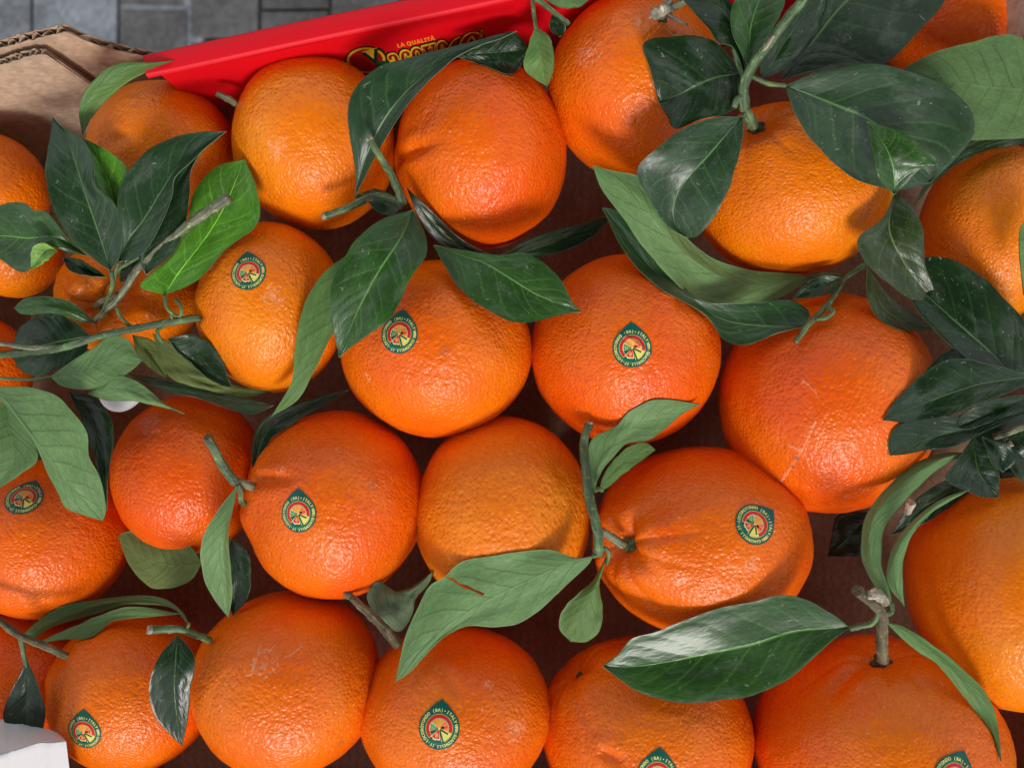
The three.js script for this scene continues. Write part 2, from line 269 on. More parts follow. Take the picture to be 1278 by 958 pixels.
// ---------------------------------------------------------------- oranges
const HUE = { red: [[0.85, 0.1, 0.002], [0.87, 0.155, 0.003]], mid: [[0.87, 0.13, 0.002], [0.88, 0.185, 0.003]], gold: [[0.88, 0.19, 0.002], [0.89, 0.25, 0.004]] };
const ORANGES = [];
const PEEL_SIDE = 1024, CHART = 290;                                  // mm that the peel texture spans (a chart of the whole skin)
function fitEllipsoid([x0, x1, y0, y1], cy) {
  const w = x1 - x0, h = y1 - y0; let px = (x0 + x1) / 2, py = (y0 + y1) / 2, a = w / 2 / F * (H - cy), b = h / 2 / F * (H - cy), e;
  for (let k = 0; k < 14; k++) {
    const c = at(px, py, cy), d = c.clone().sub(EYE).normalize(), e1 = V(1, 0, 0).addScaledVector(d, -d.x).normalize(), e2 = d.clone().cross(e1).normalize(), e3 = d.clone().negate();
    if (e2.z < 0) e2.negate();
    e = { c, e1, e2, e3, a, b, s: (a + b) / 2 }; let bx0 = 1e9, bx1 = -1e9, by0 = 1e9, by1 = -1e9;
    for (let i = 0; i < 48; i++) for (let j = 1; j < 24; j++) {
      const t = i / 48 * 6.2832, f = j / 24 * Math.PI, q = c.clone().addScaledVector(e1, a * Math.cos(t) * Math.sin(f)).addScaledVector(e2, b * Math.sin(t) * Math.sin(f)).addScaledVector(e3, e.s * Math.cos(f)), z = H - q.y;
      const X = 639 + q.x / z * F, Y = 479 + q.z / z * F; bx0 = Math.min(bx0, X); bx1 = Math.max(bx1, X); by0 = Math.min(by0, Y); by1 = Math.max(by1, Y);
    }
    a *= w / (bx1 - bx0); b *= h / (by1 - by0); px += ((x0 + x1) - (bx0 + bx1)) / 2; py += ((y0 + y1) - (by0 + by1)) / 2;
  }
  return e;
}
// unit vector on the ellipsoid under a photo pixel (or its nearest silhouette point)
function hitU(o, px, py, k = 1) {
  const d = ray(px, py), v = EYE.clone().sub(o.c), A = o.a * k, B = o.b * k, C = o.s * k;
  const D = V(d.dot(o.e1) / A, d.dot(o.e2) / B, d.dot(o.e3) / C), P = V(v.dot(o.e1) / A, v.dot(o.e2) / B, v.dot(o.e3) / C);
  const aa = D.dot(D), bb = P.dot(D), cc = P.dot(P) - 1, q = bb * bb - aa * cc; const t = q > 0 ? (-bb - Math.sqrt(q)) / aa : -bb / aa;
  const u = P.addScaledVector(D, t); return { u: u.normalize(), hit: q > 0, h: H + d.y * t };
}
const dirW = (o, u) => V(0, 0, 0).addScaledVector(o.e1, u.x * o.a).addScaledVector(o.e2, u.y * o.b).addScaledVector(o.e3, u.z * o.s);
function disp(o, u, fine) {                                          // radial factor
  const s = o.seed * 7.13; let r = 0.022 * n3(u.x * 1.3 + s, u.y * 1.3, u.z * 1.3) + 0.009 * n3(u.x * 3.1, u.y * 3.1 + s, u.z * 3.1);
  for (const f of o.folds) {                                         // a furrow along an arc
    const t = Math.max(0, Math.min(1, (u.clone().sub(f.p).dot(f.ab)) / f.l2)), dist = u.distanceTo(f.p.clone().addScaledVector(f.ab, t).normalize()) * o.s;
    r -= f.d / o.s * Math.exp(-(dist * dist) / (f.w * f.w)) * (f.w < 6 ? smooth(1, 0.4, t) : 1);
    if (f.d > 1) r += 0.35 * f.d / o.s * Math.exp(-((dist - f.w * 2) ** 2) / (f.w * f.w * 2)) * smooth(1, 0.4, t);
  }
  for (const st of o.dimples) {                                     // stem end: a hollow with folds running out of it
    const c = u.dot(st.u), th = Math.acos(Math.min(1, Math.max(-1, c))); if (th > 1.2) continue;
    const x = u.dot(st.x), y = u.dot(st.y), ph = Math.atan2(y, x), wob = n3(Math.cos(ph) * 1.6 + s, Math.sin(ph) * 1.6, 4);
    r -= st.d / o.s * Math.exp(-(th * th) / 0.03) - (st.neck || 0) / o.s * Math.exp(-((th - 0.32) ** 2) / 0.03);
    const rid = Math.pow(Math.abs(Math.sin(ph * st.n / 2 + wob * 2.2)), 0.55) - 0.75;
    r += (st.f / o.s) * rid * (th / 0.22) * Math.exp(1 - th / 0.22) * (0.6 + 0.8 * n3(Math.cos(ph) * 2 + 3, Math.sin(ph) * 2, s));
  }
  if (fine) { const q = o.coarse; r += 0.004 * q * n3(u.x * 8 + s, u.y * 8, u.z * 8) + 0.0028 * q * n3(u.x * 16 + s, u.y * 16, u.z * 16) + 0.0016 * q * n3(u.x * 27, u.y * 27 + s, u.z * 27); }
  return 1 + r;
}
const surf = (o, u, lift = 0) => { const k = disp(o, u, true), v = dirW(o, u); return o.c.clone().addScaledVector(v, k + lift / v.length()); };
function chart(o, u) {                                               // skin position in mm round the fruit's own axis
  const n = V(0, 0, 0).addScaledVector(o.e1, u.x).addScaledVector(o.e2, u.y).addScaledVector(o.e3, u.z), c = n.dot(o.ax), th = Math.acos(Math.max(-1, Math.min(1, c))), ph = Math.atan2(n.dot(o.az), n.dot(o.ay));
  return [th * o.s * Math.cos(ph), th * o.s * Math.sin(ph)];
}
function peelTexture(o) {
  const S = PEEL_SIDE, b = new Uint8Array(S * S * 4), r = rng(o.seed * 991 + 5), [c0, c1] = HUE[o.hue], sa = r() * 512 | 0, sb = r() * 512 | 0, lay = new Float32Array(S * S), spot = [];
  const k = S / CHART, toP = (m) => [(m[0] / CHART + 0.5) * S, (m[1] / CHART + 0.5) * S];
  const dot = (cx, cy, rad, a, arr = lay) => { for (let y = Math.max(0, cy - rad - 1 | 0); y <= Math.min(S - 1, cy + rad + 1); y++) for (let x = Math.max(0, cx - rad - 1 | 0); x <= Math.min(S - 1, cx + rad + 1); x++) { const d = Math.hypot(x - cx, y - cy); arr[y * S + x] = Math.max(arr[y * S + x], a * smooth(rad + 0.6, rad - 0.6, d)); } };
  const dark = new Float32Array(S * S);
  for (let i = 0; i < 3200; i++) { const x = r() * S, y = r() * S, m = fA[((y * 0.5 | 0) + sa & 511) * 512 + ((x * 0.5 | 0) + sb & 511)]; if (m > 0.36 + r() * 0.28) dot(x, y, (0.16 + r() * r() * 0.5) * k, 0.1 + r() * r() * 0.62); }
  for (let i = 0; i < 60; i++) { const x = r() * S, y = r() * S; if (r() < 0.5) dot(x, y, (0.15 + r() * 0.3) * k, 0.3 + r() * 0.3, dark); }
  // wind-rub: short pale threads
  const thread = (x, y, ang, len, w, a, arr) => { for (let i = 0; i < len * k; i++) { ang += (r() - 0.5) * 0.5; x += Math.cos(ang); y += Math.sin(ang); if (x < 2 || y < 2 || x > S - 3 || y > S - 3) return; if (r() < 0.8) dot(x, y, w * k * (0.5 + r()), a * (0.4 + 0.6 * r()), arr); } };
  for (let i = 0; i < 34; i++) thread(r() * S, r() * S, r() * 6.3, 2 + r() * 4, 0.16, 0.25 + 0.3 * r());
  for (const m of o.marks) {
    const pts = []; for (let i = 1; i < m.length - 2; i += 2) pts.push(toP(chart(o, hitU(o, m[i], m[i + 1]).u)));
    const sc = m[m.length - 1] ?? 1, [p0, p1] = pts;
    if (m[0] === 'star') { const grow = (x, y, a, len, w, dep) => { for (let q = 0; q < len * k; q++) { a += (r() - 0.5) * 0.9; x += Math.cos(a); y += Math.sin(a); if (r() < 0.82) dot(x + (r() - 0.5), y + (r() - 0.5), w * k * (0.35 + r()), 0.35 + 0.6 * r()); if (dep && r() < 0.12) grow(x, y, a + (r() < 0.5 ? 1 : -1) * (0.6 + r()), len * 0.5 * r() + 0.6, w * 0.75, dep - 1); } }; const a0 = r() * 6.3; for (let i = 0; i < 3; i++) grow(p0[0], p0[1], a0 + i * 2.1 + (r() - 0.5) * 1.3, (3 + r() * 5) * sc, 0.26, 2); }
    if (m[0] === 'patch') for (let i = 0; i < 130 * sc; i++) { const a = r() * 6.3, d = r() * 6 * k * sc; dot(p0[0] + Math.cos(a) * d, p0[1] + Math.sin(a) * d, (0.15 + 0.4 * r()) * k, 0.15 + 0.45 * r()); }
    if (m[0] === 'scar' || m[0] === 'slit') { const n = Math.ceil(Math.hypot(p1[0] - p0[0], p1[1] - p0[1])); let wob = 0; for (let i = 0; i <= n; i++) { wob += (r() - 0.5) * 1.6; wob *= 0.93; const t = i / n; if (m[0] === 'scar') { const sd = (r() - 0.5) * 2.6 * k * sc * 0.6; if (r() < 0.55) dot(p0[0] + (p1[0] - p0[0]) * t + sd, p0[1] + (p1[1] - p0[1]) * t + (r() - 0.5) * k, (0.12 + 0.3 * r()) * k, 0.2 + 0.5 * r()); } dot(p0[0] + (p1[0] - p0[0]) * t + wob, p0[1] + (p1[1] - p0[1]) * t + wob * 0.5, (0.1 + 0.4 * r()) * k * sc * (0.5 + 0.8 * Math.sin(Math.PI * Math.min(1, t + 0.1)) * r()), 0.4 + 0.5 * r(), m[0] === 'slit' ? dark : lay); if (m[0] === 'scar' && sc > 1 && t > 0.4 && (Math.abs(t - 0.47) < 0.05 || Math.abs(t - 0.62) < 0.035 || t > 0.86)) dot(p0[0] + (p1[0] - p0[0]) * t + (r() - 0.5) * k, p0[1] + (p1[1] - p0[1]) * t, (0.4 + 0.3 * r()) * k, 1, dark); if (r() < 0.15) thread(p0[0] + (p1[0] - p0[0]) * t, p0[1] + (p1[1] - p0[1]) * t, r() * 6.3, 1.5, 0.2, 0.5); } }
    if (m[0] === 'smudge') for (let i = 0; i < 55; i++) { const a = r() * 6.3, d = r() * 3.4 * k * sc; dot(p0[0] + Math.cos(a) * d, p0[1] + Math.sin(a) * d, (0.2 + 0.4 * r()) * k, sc < 0.3 ? 0.95 : 0.2 + 0.4 * r(), dark); }
  }
  for (let y = 0; y < S; y++) for (let x = 0; x < S; x++) {
    const q = ((y >> 1) + sa & 511) * 512 + ((x >> 1) + sb & 511), q2 = (y + sb & 511) * 512 + (x + sa & 511), t = smooth(0.3, 0.7, fA[q]), m = 0.99 + 0.08 * (fB[q2] - 0.5) + 0.12 * (fC[q2] - 0.5), w = lay[y * S + x], d = dark[y * S + x], i = (y * S + x) * 4;
    for (let c = 0; c < 3; c++) { let v = (c0[c] + (c1[c] - c0[c]) * t) * (c === 1 ? m * m : m); v += w * ([0.92, 0.54, 0.35][c] - v) * 0.8; v += d * ([0.2, 0.12, 0.07][c] - v) * 0.75; b[i + c] = Math.max(0, Math.min(255, toS(v) * 255)); }
    b[i + 3] = 255;
  }
  return dataTex(b, S, S, true);
}
let seedNo = 0;
function orange(label, box, cy, hue, opt = {}) {
  const o = fitEllipsoid(box, cy); seedNo++;
  Object.assign(o, { seed: seedNo, hue, folds: [], dimples: [], marks: opt.marks || [], coarse: opt.coarse ?? 1 });
  const r = rng(seedNo * 77); o.ax = V((r() - 0.5) * 0.7, 1, (r() - 0.5) * 0.7).normalize(); o.ay = V(1, 0, 0.3 + r()).cross(o.ax).normalize(); o.az = o.ax.clone().cross(o.ay);
  for (const [x0, y0, x1, y1, d, w] of opt.folds || []) { const p = hitU(o, x0, y0).u, q = hitU(o, x1, y1).u, ab = q.clone().sub(p); o.folds.push({ p, ab, l2: ab.lengthSq(), d, w }); }
  for (const [x, y, d, n, f, neck] of opt.dimples || []) { const u = hitU(o, x, y).u, X = V(0.3, 0.5, 0.81).cross(u).normalize(); o.dimples.push({ u, x: X, y: u.clone().cross(X), d, n, f, neck }); }
  const nr = 150, nc = 220, p = [], uv = [], ix = [], inv = (n) => V(n.dot(o.e1), n.dot(o.e2), n.dot(o.e3));
  const put = (th, ph) => { const n = V(0, 0, 0).addScaledVector(o.ax, Math.cos(th)).addScaledVector(o.ay, Math.sin(th) * Math.cos(ph)).addScaledVector(o.az, Math.sin(th) * Math.sin(ph)), u = inv(n), q = surf(o, u); p.push(q.x, q.y, q.z); uv.push(th * o.s * Math.cos(ph) / CHART + 0.5, th * o.s * Math.sin(ph) / CHART + 0.5); };
  put(0, 0); for (let j = 1; j <= nr; j++) for (let i = 0; i < nc; i++) put(Math.PI * 0.995 * j / nr, i / nc * Math.PI * 2);
  for (let i = 0; i < nc; i++) ix.push(0, 1 + (i + 1) % nc, 1 + i);
  for (let j = 0; j < nr - 1; j++) for (let i = 0; i < nc; i++) { const a = 1 + j * nc + i, b = 1 + j * nc + (i + 1) % nc; ix.push(a, b, a + nc, b, b + nc, a + nc); }
  const g = new THREE.BufferGeometry(); g.setAttribute('position', new THREE.Float32BufferAttribute(p, 3)); g.setAttribute('uv', new THREE.Float32BufferAttribute(uv, 2)); g.setIndex(ix); g.computeVertexNormals();
  if (g.attributes.normal.getY(0) < 0) { for (let i = 0; i < ix.length; i += 3) { const t = ix[i]; ix[i] = ix[i + 1]; ix[i + 1] = t; } g.setIndex(ix); g.computeVertexNormals(); }
  const T = thing('orange', label, 'orange', V(o.c.x, o.c.y - o.s, o.c.z), 'oranges packed in the red box'); o.thing = T;
  const bm = PEEL_BUMP[opt.bump ?? seedNo % 2].clone(); bm.repeat.set(CHART / 80, CHART / 80); bm.offset.set(r(), r()); bm.rotation = r() * 3; bm.needsUpdate = true;
  part('peel', g, std({ map: peelTexture(o), bumpMap: bm, bumpScale: 0.00068 * (opt.relief ?? 1), roughness: opt.rough ?? 0.31, specularIntensity: 0.72 }), T);
  ORANGES.push(o); if (opt.sticker) sticker(o, ...opt.sticker); return o;
}

// the sticker: a green drop with lettering round a sliced-fruit emblem
const STICK = (() => {
  const cv = document.createElement('canvas'); cv.width = cv.height = 768; const c = cv.getContext('2d'), R = 246; c.fillStyle = '#04574e'; c.fillRect(0, 0, 768, 768); c.translate(384, 456);
  const ring = (text, rad, a0, a1, inward, font) => { c.font = font; c.textAlign = 'center'; c.textBaseline = 'middle'; c.fillStyle = '#f0e87a'; [...text].forEach((ch, i) => { const a = (a0 + (a1 - a0) * (text.length > 1 ? i / (text.length - 1) : 0)) * Math.PI / 180; c.save(); c.rotate(a); c.translate(0, -rad); if (inward) c.rotate(Math.PI); c.fillText(ch, 0, 0); c.restore(); }); };
  ring('LOCOROTONDO (BA)', 206, -138, 4, false, 'bold 52px sans-serif'); ring('•', 204, 14, 14, false, 'bold 52px sans-serif'); ring('ITALY', 206, 25, 64, false, 'bold 52px sans-serif');
  ring('WWW.GIACOVELLI.IT', 206, 78, 204, false, 'bold 50px sans-serif'); ring('•', 200, 213, 213, false, 'bold 40px sans-serif');
  const sector = (a0, a1, r, col) => { c.fillStyle = col; c.beginPath(); c.moveTo(0, 0); c.arc(0, 0, r, (a0 - 90) * Math.PI / 180, (a1 - 90) * Math.PI / 180); c.closePath(); c.fill(); };
  const arc = (a0, a1, r, w, col) => { c.strokeStyle = col; c.lineWidth = w; c.beginPath(); c.arc(0, 0, r, (a0 - 90) * Math.PI / 180, (a1 - 90) * Math.PI / 180); c.stroke(); };
  arc(-137, 151, 138, 49, '#f0dc7a'); arc(-135, 149, 138, 41, '#cf2230');
  sector(-58, 108, 110, '#f4c466'); for (let i = 0; i < 4; i++) sector(-50 + i * 28, -26 + i * 28, 104, ['#e8963a', '#ee9e3c', '#f0a640', '#ea7c4a'][i]); sector(62, 84, 104, '#e8503c'); sector(84, 100, 100, '#e88a3c');
  c.fillStyle = '#2a1210'; c.beginPath(); c.ellipse(42, -14, 20, 15, 0, 0, 7); c.fill();
  sector(-108, -56, 116, '#f0dc7a'); sector(-104, -60, 106, '#1c5a2a'); c.fillStyle = '#8fd0a0'; for (const [x, y] of [[-80, -34], [-72, -10], [-54, -20], [-84, 6], [-60, 6], [-56, -42], [-38, -6], [-92, -14]]) { c.beginPath(); c.arc(x, y, 9, 0, 7); c.fill(); }
  sector(106, 166, 156, '#f0dc7a'); sector(110, 162, 150, '#e8e070'); c.strokeStyle = '#15503a'; c.lineWidth = 20; c.beginPath(); c.moveTo(112, 56); c.lineTo(4, 4); c.lineTo(58, 150); c.stroke();
  sector(170, 226, 132, '#f0dc7a'); sector(175, 221, 122, '#d02832'); c.fillStyle = '#ef9a58'; c.beginPath(); c.ellipse(-24, 76, 20, 28, 0.2, 0, 7); c.fill(); c.fillStyle = '#f7e8a0'; for (let i = 0; i < 4; i++) { c.beginPath(); c.arc(-60 + i * 22, 122 + (i % 2) * 6, 9, 0, 7); c.fill(); }
  c.fillStyle = '#f0dc7a'; c.beginPath(); c.arc(0, 0, 14, 0, 7); c.fill();
  c.strokeStyle = '#2b7a4a'; c.lineWidth = 10; c.beginPath(); c.arc(0, 0, 172, 0, 7); c.stroke();
  const t = new THREE.CanvasTexture(cv); t.colorSpace = THREE.SRGBColorSpace; t.userData.R = R; return t;
})();
const STICK_MAT = std({ map: STICK, roughness: 0.42, specularIntensity: 0.7, side: THREE.DoubleSide });
function sticker(o, px, py, rad, turn, fold) {                      // centre pixel, radius in mm, turn clockwise in degrees from "tip away"
  const u0 = hitU(o, px, py).u, c0 = surf(o, u0), nrm = surf(o, u0.clone(), 5).sub(c0).normalize(), up = V(0, 0, -1).addScaledVector(nrm, nrm.z).normalize(), rt = up.clone().cross(nrm).normalize(); if (rt.x < 0) rt.negate();
  const a = turn * Math.PI / 180, U = up.clone().multiplyScalar(Math.cos(a)).addScaledVector(rt, Math.sin(a)), R = rt.clone().multiplyScalar(Math.cos(a)).addScaledVector(up, -Math.sin(a));
  const nr = 16, nc = 72, p = [], uv = [], ix = [], add = (k, ph) => {
    const ap = Math.abs(ph) * 180 / Math.PI, out = (ap < 47 ? 1 / Math.cos((47 - ap) * Math.PI / 180) : 1) - 0.1 * Math.exp(-(ap * ap) / 90), x = Math.sin(ph) * out * k, y = Math.cos(ph) * out * k;
    const w = c0.clone().addScaledVector(R, x * rad).addScaledVector(U, y * rad).sub(o.c), u = V(w.dot(o.e1) / o.a, w.dot(o.e2) / o.b, w.dot(o.e3) / o.s).normalize(); let lift = 0.28;
    if (fold) { const d = (x * 0.58 + y * 0.81 - 0.3) * rad; lift += 1.15 * Math.exp(-(d * d) / 0.5) * smooth(-1, -0.2, x); }
    lift += 0.12 * n3(x * 2 + o.seed, y * 2, 1); const q = surf(o, u, lift); p.push(q.x, q.y, q.z); uv.push(0.5 + x * 246 / 768, 1 - (456 - y * 246) / 768);
  };
  add(0, 0); for (let j = 1; j <= nr; j++) for (let i = 0; i < nc; i++) add(j / nr, (i / nc - 0.5) * Math.PI * 2);
  for (let i = 0; i < nc; i++) ix.push(0, 1 + (i + 1) % nc, 1 + i);
  for (let j = 0; j < nr - 1; j++) for (let i = 0; i < nc; i++) { const m = 1 + j * nc + i, b = 1 + j * nc + (i + 1) % nc; ix.push(m, b, m + nc, b, b + nc, m + nc); }
  const g = new THREE.BufferGeometry(); g.setAttribute('position', new THREE.Float32BufferAttribute(p, 3)); g.setAttribute('uv', new THREE.Float32BufferAttribute(uv, 2)); g.setIndex(ix); g.computeVertexNormals();
  part('sticker', g, STICK_MAT, o.thing);
}

const A = orange('large golden orange against the red wall, left of the big drooping leaf', [289, 494, 66, 287], 60, 'gold', { marks: [['patch', 345, 185, 1]] });
const B = orange('orange beside the torn brown cardboard, under the upright leaf sprig', [106, 300, 99, 292], 56, 'gold', { folds: [[128, 182, 172, 166, 1.6, 2.6]] });
const C = orange('orange cut by the left edge of the photo just below the brown cardboard', [-96, 64, 165, 308], 54, 'gold');
const C2 = orange('orange at the left edge whose lower half shows beneath the glossy folded leaf', [-54, 82, 248, 371], 44, 'gold');
const D = orange('small puckered orange under the twigs, with its leafy stem still on', [66, 252, 296, 448], 40, 'gold', { dimples: [[122, 380, 5, 7, 5, 5]], folds: [[150, 372, 190, 362, 1.8, 3], [145, 398, 200, 392, 1.8, 3]] });
const E = orange('dark low orange at the left edge behind the dusty grey leaf', [-112, 44, 393, 530], 40, 'mid');
const Fo = orange('golden stickered orange with a long twig running left from it', [244, 430, 277, 490], 62, 'gold', { sticker: [309, 340, 8.0, -8], folds: [[244, 388, 262, 396, 1.8, 3]], marks: [['patch', 340, 370, 1]] });
const G = orange('stickered orange under the broad dark leaf that crosses its upper left', [425, 663, 324, 545], 59, 'mid', { sticker: [498, 417, 8.6, 4], marks: [['star', 455, 465, 0.7], ['smudge', 555, 438, 0.7]], bump: 1 });
const Ho = orange('red creased orange between the drooping leaf and the tall golden orange', [494, 706, 70, 312], 57, 'red', { folds: [[496, 203, 566, 172, 3.4, 2.6], [630, 130, 640, 180, 0.7, 6]] });
const I = orange('stickered orange right of the pointed green leaf, its sticker wrinkled', [663, 900, 317, 556], 56, 'red', { sticker: [789, 434, 8.6, -2, true], marks: [['slit', 889, 445, 882, 468, 0.8]], folds: [[850, 375, 885, 395, 1.5, 4]] });
const J = orange('tall golden orange at the top with a dry broken stem', [684, 906, -16, 223], 62, 'mid', { marks: [['star', 797, 22, 0.8], ['patch', 735, 65, 1.2]], bump: 1 });
const K = orange('golden orange with the big leafy sprig on its stem', [862, 1116, 126, 345], 64, 'gold', { dimples: [[944, 156, 3.5, 9, 1.6, 2]] });
const L = orange('red orange with a dark-centred scar on its lower side', [897, 1176, 364, 641], 60, 'red', { marks: [['scar', 1018, 525, 1003, 558, 1], ['scar', 1003, 558, 991, 577, 1], ['scar', 991, 577, 968, 608, 1], ['scar', 1000, 560, 985, 556, 0.6], ['smudge', 995, 570, 0.24], ['smudge', 990, 581, 0.18], ['smudge', 974, 602, 0.22], ['scar', 1030, 533, 1020, 548, 0.8], ['scar', 1003, 474, 1018, 490, 0.4]], bump: 1 });
const M = orange('orange at the right edge above the long dark leaf', [1142, 1334, 177, 408], 64, 'gold');
const N = orange('orange in the top right corner behind the wide green leaf', [1098, 1300, -62, 112], 48, 'red');
const O = orange('red orange left of the twig with the cut end, without a sticker', [136, 330, 492, 692], 50, 'red', { marks: [['patch', 190, 530, 1]], bump: 1 });
const P = orange('red stickered orange with the cut stem at its left and a grey smudge', [304, 530, 512, 748], 60, 'red', { sticker: [372, 641, 8.3, -4], dimples: [[308, 606, 3.5, 6, 1.2, 1.5]], folds: [[318, 601, 378, 598, 1.9, 2.6]], marks: [['smudge', 465, 604, 0.9], ['star', 350, 588, 0.7]] });
const Q = orange('pebbly golden orange in the middle of the picture', [517, 738, 519, 768], 54, 'gold', { bump: 2, relief: 1.25, coarse: 1.4, rough: 0.46 });
const R = orange('deeply ribbed orange whose leafy stem sticks out to the left, sticker at its right', [738, 1016, 557, 796], 60, 'red', { sticker: [942, 654, 8.8, 62], dimples: [[778, 680, 5, 8, 3.4, 3]], folds: [[782, 682, 832, 716, 1.6, 3], [784, 668, 800, 632, 1.6, 3]], marks: [['star', 925, 712, 0.9], ['patch', 940, 705, 0.7], ['patch', 850, 722, 0.5]] });
const So = orange('dull stickered orange at the left edge under the pale hanging leaf', [-62, 166, 573, 772], 50, 'mid', { sticker: [29, 621, 8.2, 14] });
const T = orange('large orange cut by the right edge below the dark leaf cluster', [1127, 1420, 588, 890], 72, 'gold', { relief: 0.7 });
const U = orange('stickered orange at the lower left beside the white paper', [57, 274, 760, 966], 50, 'mid', { sticker: [104, 914, 8.2, 2], dimples: [[78, 818, 2, 6, 1, 1.5]] });
const Vv = orange('plain shiny orange at the bottom with pale cracks near its top', [236, 476, 735, 972], 61, 'mid', { marks: [['patch', 330, 830, 1.1], ['star', 322, 815, 1], ['star', 316, 838, 0.7], ['star', 365, 815, 0.7], ['smudge', 425, 926, 0.5]], bump: 1 });
const W = orange('stickered orange at the bottom below the pale torn leaf', [448, 688, 778, 1006], 60, 'mid', { sticker: [548, 909, 9.1, 3], folds: [[551, 838, 578, 874, 1.2, 2.6], [572, 812, 592, 836, 0.8, 3]], marks: [['star', 606, 850, 0.6], ['patch', 645, 910, 1]], bump: 1 });
const Xo = orange('ribbed orange at the bottom under the large dark glossy leaf', [676, 942, 793, 1046], 54, 'mid', { sticker: [821, 968, 9, 6], dimples: [[717, 837, 2.5, 7, 1.6, 2]], folds: [[755, 940, 785, 954, 1.6, 2.6], [715, 838, 752, 834, 1.2, 3]] });
const Y = orange('big orange in the lower right corner with a thick stem on top', [940, 1270, 792, 1085], 68, 'mid', { sticker: [1191, 970, 9, 34], dimples: [[1102, 818, 4, 6, 2.2, 1.5]], folds: [[1090, 822, 1022, 890, 2.2, 3.2], [1102, 826, 1104, 862, 1, 3]], relief: 0.8 });
const Z = orange('dark shaded orange in the lower left corner behind the twig', [-90, 128, 756, 935], 40, 'red');

